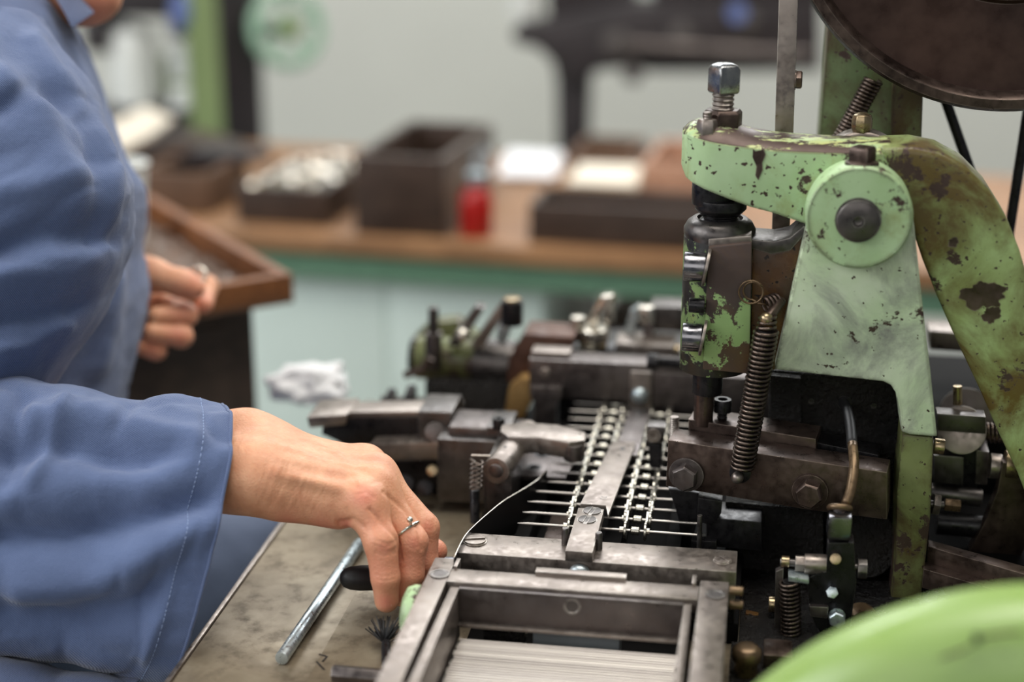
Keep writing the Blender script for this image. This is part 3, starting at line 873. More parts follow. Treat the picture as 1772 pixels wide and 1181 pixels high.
# --- left lever assembly behind the hand
lv_ = part('lever_arm', B().polyp([(560, 724), (735, 722), (740, 768), (600, 772), (556, 752)], 214, 30), m_black, 1.2)
part('lever_fork', B().polyp([(530, 722), (600, 718), (598, 736), (535, 742)], 208, 40), m_steel, 1.5)
part('lever_top', B().polyp([(575, 714), (738, 712), (738, 724), (575, 727)], 216, 26), m_steel, .8)
part('lever_head', B().polyp([(722, 712), (782, 714), (780, 768), (724, 770)], 206, 42), m_steel_dark, 2)
part('lever_pivot', B().cylp((752, 748, 206), (752, 748, 200), 17), m_bar, .5)
part('guide_rail', B().polyp([(640, 770), (768, 766), (768, 796), (645, 798)], 196, 30), m_steel, 1)
part('guide_rail_support', B().polyp([(650, 800), (770, 797), (770, 900), (690, 900)], 214, 30), m_black, 1)
part('side_block', B().polyp([(757, 760), (890, 766), (884, 872), (757, 868)], 178, 50), m_steel_dark, 1.2)
part('side_block_cap', B().polyp([(775, 738), (846, 742), (846, 768), (772, 766)], 188, 40), m_bar, 3)
part('round_nut', B().cylp((808, 742, 205), (808, 728, 205), 20, 17), m_steel, .8)
for x, y, r in ((735, 845, 14), (748, 815, 10), (700, 838, 16)):
    part('small_bolt_head', B().cylp((x, y, 190), (x, y, 178), r), m_brass if r < 12 else m_black, .6)
part('under_bracket', B().polyp([(600, 800), (660, 800), (668, 880), (620, 880)], 230, 30), m_black, 1)

# --- rear left feed head
part('feed_body', B().polyp([(735, 660), (905, 664), (915, 765), (790, 770), (735, 740)], 356, 14), m_oily, 2)
part('feed_drum', B().cylp((722, 618, 392), (880, 630, 392), 38, None, 32), m_green_olive, 1.5)
part('drum_end', B().cylp((712, 616, 392), (726, 617, 392), 33, None, 28), m_black, 1)
part('drum_collar', B().cylp((822, 625, 392), (890, 632, 392), 42, None, 32), m_steel_dark, 1)
part('upright_pin', B().cylp((750, 640, 372), (750, 532, 372), 9), m_steel_dark, .5)
part('pin_collar', B().cylp((750, 636, 372), (750, 575, 372), 15), m_bar, .6)
part('green_bracket', B().polyp([(715, 585), (742, 560), (790, 555), (830, 590), (820, 640), (720, 650)], 430, 20), m_green_olive, 1)
part('tilted_bar', B().polyp([(772, 598), (822, 530), (838, 535), (795, 602)], 366, 14), m_steel_dark, .8)
part('tilted_bar', B().polyp([(812, 600), (868, 522), (884, 526), (835, 604)], 362, 14), m_steel, .8)
part('bent_lever', B().polyp([(858, 590), (862, 560), (880, 548), (882, 575), (872, 600)], 360, 10), m_zinc, 1)
part('knurled_knob', B().cylp((886, 562, 356), (886, 520, 356), 19), m_black, 1)
part('knob_cap', B().cylp((886, 522, 356), (886, 516, 356), 15), m_brass, .8)
part('polished_ball', B().ball(M.onv(800, 580, 355), .006, 18), m_bright, 0, None, None, 180)
part('rust_guard', B().polyp([(876, 662), (880, 622), (906, 578), (993, 584), (988, 612), (940, 612), (925, 640), (920, 664)], 345, 40), m_rust, 1)
part('brass_bracket', B().polyp([(872, 725), (880, 672), (900, 655), (920, 657), (918, 700), (905, 726)], 330, 20), m_tan, 1)
for (x, y, r) in ((676, 694, 23), (710, 692, 27)):
    part('side_disc', B().cylp((x - 5, y, 330), (x + 6, y + 1, 330), r), m_black, 1)
    part('disc_hub', B().cylp((x - 9, y, 330), (x - 5, y, 330), r * .45), m_bar, .6)
part('side_shaft', B().cylp((660, 694, 330), (800, 700, 330), 9), m_steel_dark, .4)
part('link_rod', B().tube([M.onv(700, 650, 352), M.onv(730, 640, 352), M.onv(745, 620, 352)], .0035), m_brown, 0)

# --- rear centre tooling
part('tool_base', B().polyp([(985, 600), (1195, 610), (1195, 680), (985, 660)], 400, 60), m_black, 1.5)
part('tool_column', B().cylp((1022, 612, 385), (1022, 575, 385), 22), m_steel_dark, .8)
part('tool_column', B().cylp((1000, 590, 380), (1000, 548, 380), 12), m_bright, .6)
part('tool_ring', B().cylp((1026, 590, 378), (1026, 568, 378), 28), m_bright, .8)
part('tool_finger', B().polyp([(1014, 560), (1040, 514), (1060, 512), (1062, 560), (1046, 562), (1046, 535), (1030, 566)], 380, 12), m_bright, 1)
part('tool_finger', B().polyp([(1078, 580), (1090, 540), (1108, 528), (1112, 548), (1100, 560), (1092, 586)], 392, 10), m_zinc, 1)
part('tool_nut', B().cylp((1118, 556, 390), (1118, 530, 390), 15, None, 6), m_bright, .6)
part('tool_block', B().polyp([(1125, 530), (1185, 532), (1185, 575), (1128, 572)], 396, 30), m_steel_dark, 1)
part('tool_post', B().polyp([(1112, 560), (1130, 560), (1130, 602), (1112, 600)], 384, 14), m_bar, .8)
part('tool_slide', B().polyp([(1065, 594), (1166, 600), (1166, 622), (1065, 616)], 362, 34), m_steel, 1.2)
part('tool_slide_knob', B().cylp((1168, 606, 372), (1176, 607, 372), 10), m_brass, .6)
part('tool_knob', B().ball(M.onv(1042, 598, 372), .0045, 16), m_brass, 0, None, None, 180)
part('tool_pad', B().cylp((1018, 612, 366), (1018, 600, 366), 17), m_gold, .6)

# ================================================================== press column
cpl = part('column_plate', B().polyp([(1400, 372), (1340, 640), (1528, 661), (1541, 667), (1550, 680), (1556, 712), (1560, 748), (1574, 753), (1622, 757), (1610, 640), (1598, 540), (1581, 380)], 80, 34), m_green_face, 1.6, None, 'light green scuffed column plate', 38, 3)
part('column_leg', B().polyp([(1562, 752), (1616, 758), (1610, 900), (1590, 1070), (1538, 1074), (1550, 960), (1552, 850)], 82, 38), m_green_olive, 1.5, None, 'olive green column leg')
part('cavity_wall', B().polyp([(1330, 640), (1575, 660), (1575, 1100), (1270, 1100), (1270, 872), (1330, 860)], 136, 16), m_oily, 1)
part('cavity_plate', B().polyp([(1332, 650), (1386, 655), (1386, 780), (1334, 776)], 128, 7.5), m_oily, .8)
part('cavity_side', B().polyp([(1560, 662), (1606, 668), (1608, 1020), (1560, 1010)], 116, 30), m_oily, 1)
for x, y, r in ((1404, 695, 5), (1512, 703, 5), (1461, 697, 12)):
    c = M.onv(x, y, 135.6)
    part('drilled_hole', B().lathe(c, NV, [(r * .00030, 0), (r * .00040, 0), (r * .00040, .0006), (r * .00030, .0006), (r * .0003, 0)], 18), m_black, 0)
# oil pipe
def smooth_path(P, it=3, sub=4):
    Q_ = []
    for i in range(len(P) - 1):
        for k in range(sub): Q_.append(P[i].lerp(P[i + 1], k / sub))
    Q_.append(P[-1])
    for _ in range(it):
        Q_ = [Q_[0]] + [(Q_[i - 1] + Q_[i] * 2 + Q_[i + 1]) / 4 for i in range(1, len(Q_) - 1)] + [Q_[-1]]
    return Q_
part('rubber_pipe', B().tube(smooth_path([M.onv(1459, 696, 137), M.onv(1465, 706, 122), M.onv(1472, 735, 96), M.onv(1475, 775, 70)]), .0036, 14), m_rubber, 0, None, 'black oil hose', 180)
part('oil_pipe', B().tube(smooth_path([M.onv(1475, 768, 72), M.onv(1479, 805, 56), M.onv(1473, 850, 44), M.onv(1464, 873, 38)]), .0033, 14), m_copper, 0, None, 'brown metal oil pipe', 180)
c = M.onv(1453, 880, 34)
rg = [c + M.U * (math.cos(t * math.tau / 24) * .0062) + (M.W * .55 - M.V * .8).normalized() * (math.sin(t * math.tau / 24) * .0055) for t in range(24)]
part('pipe_eyelet', B().tube(rg, .0021, 10, True), m_copper, 0, None, None, 180)
# boss and pivot pin
bc = M.onv(1487, 378, 66); kb = M.px(1487, 378, 66)
R0 = 92 * kb
boss = part('pivot_boss', B().lathe(M.onv(1487, 378, 66), M.V, [(0, 0), (R0 * .95, 0), (R0 * .985, .0012), (R0, .004), (R0, .075), (0, .075)], 64), m_green, 0, None, 'round green pivot boss', 40)
pin = part('pivot_pin', B().lathe(M.onv(1485, 381, 66.2), NV, [(0, -.001), (.0142, -.001), (.0142, .0005), (.0132, .0005), (.0132, .0042), (.0118, .0052), (.0034, .0052), (.0024, .0028), (0, .0022)], 40), m_steel_dark, 0, boss, 'dark steel pivot pin')
# set screw on top of the boss
cs = bc + M.V * .012 + UP * (R0 * .985)
bb = B(); bb.lathe(cs, UP, [(0, 0), (.009, 0), (.009, .0085), (.0078, .0105), (0, .0105)], 4, .9)
bb.lathe(cs - UP * .004, UP, [(0, 0), (.0105, 0), (.0105, .005), (0, .005)], 20)
part('set_screw', bb, m_brown, .7, boss)
# collar and grease knob behind
part('pivot_collar', B().lathe(M.onv(1490, 305, 146), M.V, [(0, 0), (.028, 0), (.0295, .0015), (.0295, .018), (0, .018)], 48), m_steel, .5)
kn = M.onv(1490, 238, 152)
part('grease_knob', B().lathe(kn, UP, [(0, -.002), (.0050, -.002), (.0050, .002), (.0060, .004), (.0070, .007), (.0070, .012), (.0060, .0150), (.003, .0165), (0, .0165)], 8), m_brass, .4)

# lever arm, left half (built as a run of hexagonal sections with a rounded end)
def loft_sections(secs):
    bb = B(); rows = [[bb.bm.verts.new(p) for p in s_] for s_ in secs]
    n = len(rows[0])
    for A, C in zip(rows[:-1], rows[1:]):
        for k in range(n): bb.bm.faces.new((A[k], A[(k + 1) % n], C[(k + 1) % n], C[k]))
    bb.bm.faces.new(rows[0]); bb.bm.faces.new(rows[-1][::-1])
    return bb
VA = 112.0
uL = ux(M, 1180, VA, 250)
rows = []
Rt = 24.0
for d in [0.25, 1.5, 4, 8, 13, 19, 25, 34, 46, 60, 75, 90, 105, 118, 132]:
    u = uL + d
    t = math.sqrt(max(Rt * Rt - (Rt - d) ** 2, 4)) if d < Rt else Rt
    t = t if d < 46 else Rt - min(3, (d - 46) * .06)
    x = proj(M.pt(u, VA - t, 250))[0]
    ytop = np.interp(x, [1181, 1200, 1240, 1280, 1340, 1400, 1500], [236, 240, 248, 254, 261, 265, 268])
    ybot = np.interp(x, [1181, 1186, 1200, 1230, 1300, 1360, 1400, 1500], [296, 312, 320, 332, 358, 374, 390, 420])
    wt = wy(M, ytop, u, VA - Rt); wb = wy(M, ybot, u, VA - Rt)
    hc = np.interp(d, [0, 10, 25, 50, 132], [2.5, 9, 11, 7, 6])
    if d < 3: wt -= 1.5
    rows.append([M.pt(u, VA - t, wb), M.pt(u, VA - t, wt), M.pt(u, VA - t * .62, wt + hc * .72), M.pt(u, VA - t * .25, wt + hc), M.pt(u, VA + t * .25, wt + hc), M.pt(u, VA + t * .62, wt + hc * .72), M.pt(u, VA + t, wt), M.pt(u, VA + t, wb)])
bb = loft_sections(rows)
arm = part('lever_arm_casting', bb, m_green_arm, 1.1, None, 'green lever arm with chipped paint', 40, 2)
wtop_end = None
# lever arm, right half curving down
part('lever_arm_tail', B().polyp([(1520, 256), (1580, 254), (1626, 263), (1672, 288), (1712, 328), (1742, 376), (1766, 436), (1790, 520), (1815, 620), (1840, 740), (1864, 900), (1880, 1040), (1822, 1040), (1794, 905), (1762, 822), (1728, 750), (1692, 668), (1655, 590), (1622, 515), (1597, 452), (1580, 400), (1560, 360)], 90, 46), m_green_grime, 5.5, arm, 'grimy green lever tail curving down', 50, 4)
def ragged(cx, cy, rx, ry, v, name, parent, mat, seed, n=46):
    rg2 = random.Random(seed); pts = []
    for k in range(n):
        a = math.tau * k / n
        r = 1 + .16 * math.sin(2 * a + seed) + .09 * math.sin(5 * a + seed * 2) + .06 * math.sin(11 * a) + rg2.uniform(-.09, .09)
        pts.append((cx + rx * r * math.cos(a), cy + ry * r * math.sin(a)))
    return part(name, B().polyp(pts, v, .25), mat, 0, parent)
part('bare_patch', B().polyp([(1303, 257), (1307, 262), (1322, 259), (1325, 268), (1319, 282), (1320, 294), (1312, 312), (1307, 304), (1309, 288), (1302, 272)], VA - Rt - .2, .4), m_brown, 0, arm)
for i_, (cx_, cy_, rx_, ry_) in enumerate(((1700, 512, 34, 26), (1716, 545, 16, 14), (1650, 420, 10, 8))):
    ragged(cx_, cy_, rx_, ry_, 89.8, 'bare_patch', arm, m_brown, i_ + 2)
# adjusting screw on the arm
sb = M.pt(uL + 25.5, VA + 2, 0); 
uS = uL + 25.5
wS = wy(M, 214, uS, VA)
base = M.pt(uS, VA, wS)
kS = M.px(1247, 200, VA)
bb = B(); hexh(bb, base - UP * .003, UP, 36 * kS, .0125, .35, M.U)
adj_n = part('lock_nut', bb, m_brown, .4, arm)
bb = B(); thread(bb, base + UP * .0085, UP, 20 * kS, .0115, .0026)
hd = base + UP * .0195
rt = 35
e1 = (M.U * math.cos(math.radians(rt)) + M.V * math.sin(math.radians(rt))); 
adj = part('adjusting_screw', bb, m_steel, 0, arm)
bb = B().lathe(hd, UP, [(0, 0), (26 * kS, 0), (29 * kS, .0015), (29 * kS, .0155), (25 * kS, .0182), (14 * kS, .0196), (0, .02)], 4, math.radians(45), e1)
part('square_head', bb, m_head, 1.2, adj, 'bright square screw head', 40, 3)
b2 = M.pt(uS - 9, VA - 13, wS - 1.5)
bb = B(); hexh(bb, b2 - UP * .004, UP, 18.5 * kS, .0105, .1, M.U); thread(bb, b2 + UP * .006, UP, 8 * kS, .0052, .0014)
part('small_nut', bb, m_steel, .3, arm)

# ram under the arm
def vcyl(name, x, y0, y1, rpx, mat, v=VA, prof=None, bev=.5, lab=None, u=None, par=None):
    u = u if u is not None else ux(M, x, v, wy(M, (y0 + y1) / 2, 160, v))
    k = M.px(x, (y0 + y1) / 2, v)
    p0, p1 = M.pt(u, v, wy(M, y1, u, v)), M.pt(u, v, wy(M, y0, u, v))
    L = (p1 - p0).length
    if prof: pr = [(r * k, h * L) for r, h in prof]
    else: pr = [(0, 0), (rpx * k, 0), (rpx * k, L), (0, L)]
    return part(name, B().lathe(p0, UP, pr, 40), mat, bev, par, lab, 40)
uR = ux(M, 1246, VA, 200)
vcyl('screw_collar', 1232, 316, 352, 38, m_black, u=ux(M, 1236, VA, 225))
vcyl('screw_flange', 1248, 344, 368, 45, m_black, prof=[(0, 0), (37, 0), (45, .35), (45, 1), (0, 1)], u=uR)
p1 = M.pt(uR, VA, wy(M, 366, uR, VA)); p0 = M.pt(uR, VA, wy(M, 392, uR, VA))
bb = B(); thread(bb, p0, UP, 36 * kS, (p1 - p0).length, .003)
part('ram_thread', bb, m_black, 0)
vcyl('ram_ring', 1246, 376, 412, 61, m_steel_dark, prof=[(0, 0), (60, 0), (62, .25), (62, .5), (56, .8), (46, 1), (40, 1), (38, .8), (0, .8)], u=uR, bev=0)
ram = vcyl('ram_cylinder', 1243, 408, 636, 59, m_blackgreen, u=uR - .6)
vcyl('ram_tip', 1236, 630, 680, 26, m_black, u=uR - 4, bev=1)
vcyl('ram_plunger', 1230, 676, 735, 17, m_brown, u=uR - 6)
gb_ = part('ram_guide_block', B().polyp([(1226, 428), (1301, 420), (1297, 648), (1216, 640)], 85, 30), m_brownpatch, 1, None, 'brown block with green paint remnants')
part('guide_block_cap', B().polyp([(1226, 414), (1300, 408), (1301, 420), (1226, 428)], 88, 30), m_steel, .8, gb_)
part('amber_side_block', B().polyp([(1302, 428), (1335, 438), (1366, 432), (1392, 405), (1370, 500), (1345, 640), (1298, 650)], 96, 34), m_rustoil, 1.5)
part('bracket_top', B().polyp([(1292, 414), (1340, 418), (1366, 412), (1392, 390), (1394, 404), (1368, 434), (1334, 440), (1292, 428)], 93, 34), m_steel_dark, 1)
for (x0, x1, y, r, mt_) in ((1184, 1221, 461, 26, m_polish), (1181, 1215, 583, 25, m_polish), (1192, 1219, 528, 13, m_black)):
    ro = part('side_roller', B().cylp((x0, y, 84), (x1, y + 2, 84), r, None, 32), mt_, .8, None, 'polished roller' if r > 20 else None)
    if r > 20: part('washer', B().cylp((x1 - 1, y + 1, 84), (x1 + 4, y + 2, 84), r + 7, None, 32), m_steel, .4, ro)
# main return spring
kk = M.px(1300, 680, 72)
t0, t1 = M.onv(1326, 572, 72), M.onv(1284, 812, 72)
msp = spring(t1, t0, 19 * kk, 31, 3.4 * kk, None, m_spring, 'return_spring')
msp['label'] = 'long dark return spring'
spring(t0, M.onv(1329, 546, 73), 15 * kk, 3, 3 * kk, msp, m_spring, 'spring_neck', R1=13 * kk)
part('spring_core', B().cyl(t1, t0, 14.5 * kk, None, 20), m_black, 0, msp)
part('spring_knob', B().ball(M.onv(1326, 552, 70), 11 * kk, 18), m_brass, 0, msp, None, 180)
part('spring_anchor', B().cylp((1326, 556, 72), (1352, 520, 90), 9), m_brown, .5)
spring(M.onv(1322, 528, 84), M.onv(1348, 520, 92), 13 * kk, 4, 2.6 * kk, None, m_brown, 'anchor_coil')
wp = []
for i in range(40):
    a = -.6 - i / 39 * 10.4; rr_ = (23 - 8 * i / 39) * kk
    c = M.onv(1299 + i * .1, 508, 80)
    wp.append(c + M.U * (rr_ * math.cos(a)) - UP * (rr_ * math.sin(a)) + M.V * (i * .00012))
wp += [M.onv(1312, 525, 82), M.onv(1330, 528, 84)]
part('curled_wire', B().tube(wp, 1.7 * kk, 7), m_copper, 0, None, 'loose curled wire', 180)

# ================================================================== die block
D = Frame(M.onv(1155, 762, 85), 17.5)
def dpoly(pts, v, dv): return B().polyp(pts, v, dv, D)
die = part('die_block', dpoly([(1156, 762), (1535, 818), (1535, 900), (1405, 884), (1152, 842)], 0, 24), m_brown, .9, None, 'brown oiled steel die block')
ub = part('upper_die_bar', dpoly([(1191, 726), (1412, 760), (1412, 806), (1191, 762)], 25, 26), m_brown, .9)
part('upper_die_bar_end', dpoly([(1412, 766), (1520, 788), (1520, 830), (1412, 806)], 32, 22), m_black, .9)
Dn = -D.V
hexbolt(D.onv(1188, 821, -.5), Dn, .0092, .0085, die, m_bar, 1.3, ph=0, flip=UP)
hexbolt(D.onv(1402, 850, -.5), Dn, .0092, .0085, die, m_brown, 1.3, ph=.3, flip=UP)
c = D.onv(1277, 822, 0)
part('stud_washer', B().lathe(D.onv(1281, 818, 0), Dn, [(0, 0), (.0072, 0), (.0072, .0012), (.005, .002), (0, .002)], 28), m_black, 0, die)
part('ball_stud', B().ball(D.onv(1276, 827, -5), .0042, 20), m_steel, 0, die, None, 180)
part('stud_neck', B().cyl(D.onv(1278, 824, 0), D.onv(1276, 827, -4), .003), m_black, 0, die)
c = D.onv(1250, 712, 38)
cap_screw(c, UP, .0062, .0088, ub, m_black, 0)
bb = B(); thread(bb, c - UP * .010, UP, .0036, .0099, .0016)
part('screw_stem', bb, m_black, 0, ub)
c = M.onv(1166, 760, 118)
bb = B(); thread(bb, c, UP, .0034, .0165, .0015)
part('threaded_stud', bb, m_steel, 0)
sbk = part('small_block', B().polyp([(1120, 738), (1151, 740), (1148, 768), (1118, 766)], 160, 14), m_steel_dark, .8)
part('socket_screw', B().lathe(M.onv(1131, 753, 160), NV, [(0, 0), (.0052, 0), (.0052, .002), (.0026, .002), (.0024, .0006), (0, .0006)], 20), m_steel, 0, sbk)
part('small_block_foot', B().polyp([(1122, 768), (1146, 770), (1144, 812), (1124, 810)], 162, 12), m_black, .8)
# black tooling beneath the die
part('die_support', B().polyp([(1156, 846), (1236, 858), (1226, 906), (1206, 906), (1196, 950), (1180, 950), (1174, 900), (1166, 872)], 96, 20), m_black, .8)
part('lower_tool', B().polyp([(1208, 862), (1250, 868), (1248, 890), (1232, 912), (1206, 902)], 86, 12), m_black, 1)
part('lower_tool_bar', B().polyp([(1222, 896), (1318, 904), (1318, 954), (1222, 946)], 88, 30), m_black, 1)
part('lower_tool_bar', B().polyp([(1196, 936), (1240, 938), (1240, 960), (1196, 958)], 84, 14), m_black, 1)
part('stop_pin', B().cylp((1210, 960, 62), (1211, 892, 62), 4.5), m_steel_dark, .2)
part('front_casting', B().polyp([(1255, 868), (1425, 884), (1425, 1090), (1255, 1090)], 110, 25), m_oily, 1.5)
part('casting_lug', B().cylp((1492, 940, 134), (1492, 940, 112), 62, None, 40), m_oily, 2)
part('pipe_saddle', B().cylp((1524, 858, 128), (1538, 860, 128), 20, None, 24), m_brass, .8)

# ================================================================== trip lever at the lower right (nearer the camera)
VT = 22
part('trip_lever', B().polyp([(1432, 940), (1478, 940), (1482, 1010), (1470, 1100), (1420, 1100), (1400, 1060), (1400, 1000), (1430, 985)], VT, 14), m_black, 1.2, None, 'black trip lever')
part('trip_saddle', B().polyp([(1434, 896), (1476, 898), (1472, 938), (1430, 936)], VT - 2, 18), m_polish, 2.5)
part('trip_pivot', B().cylp((1392, 976, VT + 6), (1430, 978, VT + 6), 18), m_steel, .8)
part('trip_nut', B().cylp((1376, 975, VT + 6), (1393, 976, VT + 6), 15, None, 6), m_steel, .5)
part('trip_nut', B().cylp((1352, 972, VT + 6), (1366, 973, VT + 6), 10), m_brass, .5)
part('trip_shaft', B().cylp((1350, 973, VT + 6), (1500, 984, VT + 6), 7), m_steel_dark, .3)
part('trip_screw', B().cylp((1446, 968, VT), (1446, 968, VT - 5), 10), m_brass, .6)
part('trip_washer', B().cylp((1484, 984, VT + 6), (1500, 985, VT + 6), 18, None, 8), m_steel_dark, .8)
part('trip_clip', B().polyp([(1364, 998), (1400, 1004), (1400, 1012), (1364, 1007)], VT - 6, 12), m_zinc, .6)
kk2 = M.px(1366, 1060, VT)
spring(M.onv(1370, 1140, VT - 2), M.onv(1366, 1006, VT - 2), 16 * kk2, 19, 3 * kk2, None, m_spring, 'trip_spring')
part('trip_spring_core', B().cylp((1370, 1140, VT - 2), (1366, 1006, VT - 2), 11), m_black, 0)
part('trip_side_bar', B().polyp([(1342, 990), (1356, 984), (1352, 1150), (1338, 1150)], VT + 2, 6), m_bar, .8)
part('trip_bolt', B().cylp((1330, 1046, VT + 20), (1346, 1047, VT + 20), 14), m_brass, .6)
hexbolt(M.onv(1448, 1066, VT), NV, .0055, .006, None, m_zinc, 1.0, 'trip_hex_bolt')
part('trip_small_nut', B().cylp((1440, 1026, VT), (1440, 1026, VT - 6), 11, None, 6), m_zinc, .5)
part('trip_link', B().polyp([(1400, 1050), (1434, 1052), (1432, 1072), (1402, 1068)], VT - 4, 8), m_bar, 1)
rg = []
c = M.onv(1484, 1074, VT + 24)
part('bent_clamp_ring', B().lathe(c, (NV + M.U * .35).normalized(), [(.0105, 0), (.013, 0), (.013, .012), (.0105, .012), (.0105, 0)], 32), m_copper, 0)
part('trip_mount', B().polyp([(1280, 1060), (1420, 1090), (1500, 1090), (1500, 1200), (1280, 1200)], 60, 20), m_oily, 1.5)
part('amber_flap', B().polyp([(1290, 1062), (1338, 1072), (1322, 1110), (1288, 1130)], 40, 6), m_rustoil, 1)
for y in (1022, 1046):
    part('tray_stop', B().cylp((1262, y, -30), (1286, y + 2, -30), 8), m_copper, .8)

# ================================================================== right side, behind the column
part('shaft_housing', B().cylp((1664, 745, 190), (1664, 745, 150), 42, None, 40), m_steel, 1)
part('housing_cap', B().polyp([(1622, 716), (1706, 722), (1706, 752), (1622, 746)], 144, 14), m_steel_dark, .8)
part('housing_stud', B().cylp((1657, 700, 160), (1657, 668, 160), 8), m_brass, .5)
part('housing_rear', B().cylp((1672, 718, 240), (1672, 718, 200), 46, None, 40), m_bar, 1)
spring(M.onv(1706, 748, 168), M.onv(1742, 752, 168), 17 * kk, 5, 2.6 * kk, None, m_spring, 'side_spring')
part('link_post', B().polyp([(1668, 752), (1694, 754), (1690, 850), (1666, 848)], 170, 12), m_black, 1)
part('slide_body', B().polyp([(1616, 788), (1668, 792), (1666, 840), (1616, 836)], 160, 30), m_steel_dark, 1)
part('slide_body', B().polyp([(1690, 780), (1712, 782), (1708, 840), (1688, 838)], 168, 24), m_bar, 1)
part('slide_shaft', B().cylp((1610, 852, 165), (1698, 862, 165), 16), m_steel_dark, .6)
part('bright_screw', B().cylp((1616, 772, 110), (1634, 774, 110), 14), m_brass, .8)
part('shaft_nut', B().cylp((1614, 872, 120), (1626, 874, 120), 20, None, 6), m_steel, .6)
part('shaft_nut', B().cylp((1634, 873, 120), (1662, 876, 120), 12, None, 6), m_copper, .8)
part('shaft_stub', B().cylp((1600, 872, 120), (1650, 876, 120), 7), m_steel_dark, .3)
part('dark_shaft', B().cylp((1620, 905, 150), (1740, 916, 150), 20), m_black, .8)
part('bearing_ring', B().cylp((1712, 806, 150), (1732, 808, 150), 22), m_steel, .8)
part('bearing_ring', B().cylp((1738, 804, 146), (1760, 806, 146), 26), m_brass, .8)
part('swing_arm', B().polyp([(1735, 800), (1790, 810), (1800, 900), (1756, 985), (1672, 965), (1706, 900), (1726, 850)], 138, 12), m_brown, 1.5)
part('loop_wire', B().tube(smooth_path([M.onv(1656, 752, 158), M.onv(1664, 766, 154), M.onv(1682, 770, 152), M.onv(1700, 756, 156)]), .0009, 6), m_copper, 0)
part('side_rail', B().polyw([(1606, 934), (1800, 988), (1800, 1002), (1606, 946)], -14, -14), m_brown, .6)
part('side_rail', B().polyw([(1598, 972), (1800, 1028), (1800, 1044), (1598, 985)], -26, -14), m_brown, .6)
part('rear_casting', B().box(M, 300, 440, 245, 400, -37.5, 22), m_matte_black, 2)
part('rear_cover', B().polyp([(1608, 572), (1720, 580), (1720, 614), (1608, 606)], 300, 30), m_steel, 1.5)
part('under_rail_casting', B().box(M, 318, 440, 60, 120, -49.8, -41), m_oily, 1)

# ================================================================== tall parts behind the arm
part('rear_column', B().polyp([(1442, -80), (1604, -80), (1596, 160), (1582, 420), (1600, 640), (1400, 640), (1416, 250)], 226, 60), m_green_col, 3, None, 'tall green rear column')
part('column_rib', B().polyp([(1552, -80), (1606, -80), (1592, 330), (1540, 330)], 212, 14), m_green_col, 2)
spring(M.onv(1452, 250, 206), M.onv(1512, 138, 206), .0058, 19, .0014, None, m_spring, 'tension_spring')
vb = part('vertical_bar', B().polyp([(1350, -80), (1384, -80), (1366, 420), (1335, 420)], 150, 9), m_steel, .8, None, 'flat vertical steel bar')
hexbolt(M.onv(1375, 138, 155), M.U, .0062, .004, vb, m_brown, 1.1)
for (x0, y0, x1, y1) in ((1628, 150, 1726, 430), (1785, 150, 1742, 430)):
    part('stay_rod', B().cylp((x0, y0, 262), (x1, y1, 262), 9), m_black, 0)
part('stay_post', B().polyp([(1712, 420), (1756, 424), (1760, 720), (1724, 716)], 258, 14), m_black, 1)
# flywheel
fw = M.onv(1762, -218, 172); kf = M.px(1762, -218, 172); Rf = 408 * kf
fly = part('flywheel', B().lathe(fw, NV, [(0, -.012), (Rf * .9, -.012), (Rf * .92, -.010), (Rf * .92, .004), (Rf * .86, .004), (Rf * .54, .004), (Rf * .52, .010), (Rf * .30, .012), (Rf * .28, .004), (Rf * .16, .004), (Rf * .15, .02), (0, .02)], 128), m_wheel, 0, None, 'large brown dished flywheel', 30)
part('flywheel_rim', B().lathe(fw, NV, [(Rf * .915, -.012), (Rf * .985, -.012), (Rf, -.008), (Rf, .011), (Rf * .985, .0145), (Rf * .945, .015), (Rf * .938, .0142), (Rf * .915, .006), (Rf * .915, -.012)], 160), m_brown, 0, fly, 'rounded steel rim')
part('flywheel_shaft', B().cyl(fw + M.V * .01, fw + M.V * .12, .022), m_steel_dark, 1)
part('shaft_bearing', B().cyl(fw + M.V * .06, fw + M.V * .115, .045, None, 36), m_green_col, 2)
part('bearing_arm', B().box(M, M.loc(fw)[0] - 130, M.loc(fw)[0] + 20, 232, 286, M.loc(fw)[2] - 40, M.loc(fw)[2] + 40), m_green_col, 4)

# ================================================================== round wheel guard in the foreground
VG = -232
gp_ = [M.loc(M.onv(x, y, VG + 15)) for x, y in ((1310, 1181), (1380, 1132), (1450, 1090), (1520, 1061), (1600, 1035), (1690, 1018), (1772, 1010))]
A_ = np.array([[2 * p[0], 2 * p[2], 1] for p in gp_]); b_ = np.array([p[0] ** 2 + p[2] ** 2 for p in gp_])
sol = np.linalg.lstsq(A_, b_, rcond=None)[0]
gc_ = M.pt(sol[0], VG, sol[1]); Rg = math.sqrt(sol[2] + sol[0] ** 2 + sol[1] ** 2) * .001
pr = [(0, .036), (Rg * .3, .0355), (Rg * .6, .033), (Rg * .82, .027), (Rg * .93, .019), (Rg * .975, .011), (Rg * .995, .003), (Rg, -.006), (Rg, -.015), (Rg * .97, -.018), (0, -.018)]
wg = thing('wheel_guard', M.pt(M.loc(gc_)[0], VG, -1000), 'smooth light green round wheel guard in the near right corner', 'guard')
grd = obj('guard_shell', B().lathe(gc_, NV, pr, 160), m_guard, wg, 0, 60)
def on_guard(x, y):
    p = M.onv(x, y, VG); q_ = p - gc_; r = math.hypot(q_.dot(M.U), q_.z)
    h = np.interp(r, [a_[0] for a_ in pr[:8]], [a_[1] for a_ in pr[:8]])
    return M.onv(x, y, VG - h * 1000 - .2)
def smear(pts, r):
    part('dark_smear', B().tube([on_guard(*p) for p in pts], r, 6), m_black, 0, grd, None, 180)
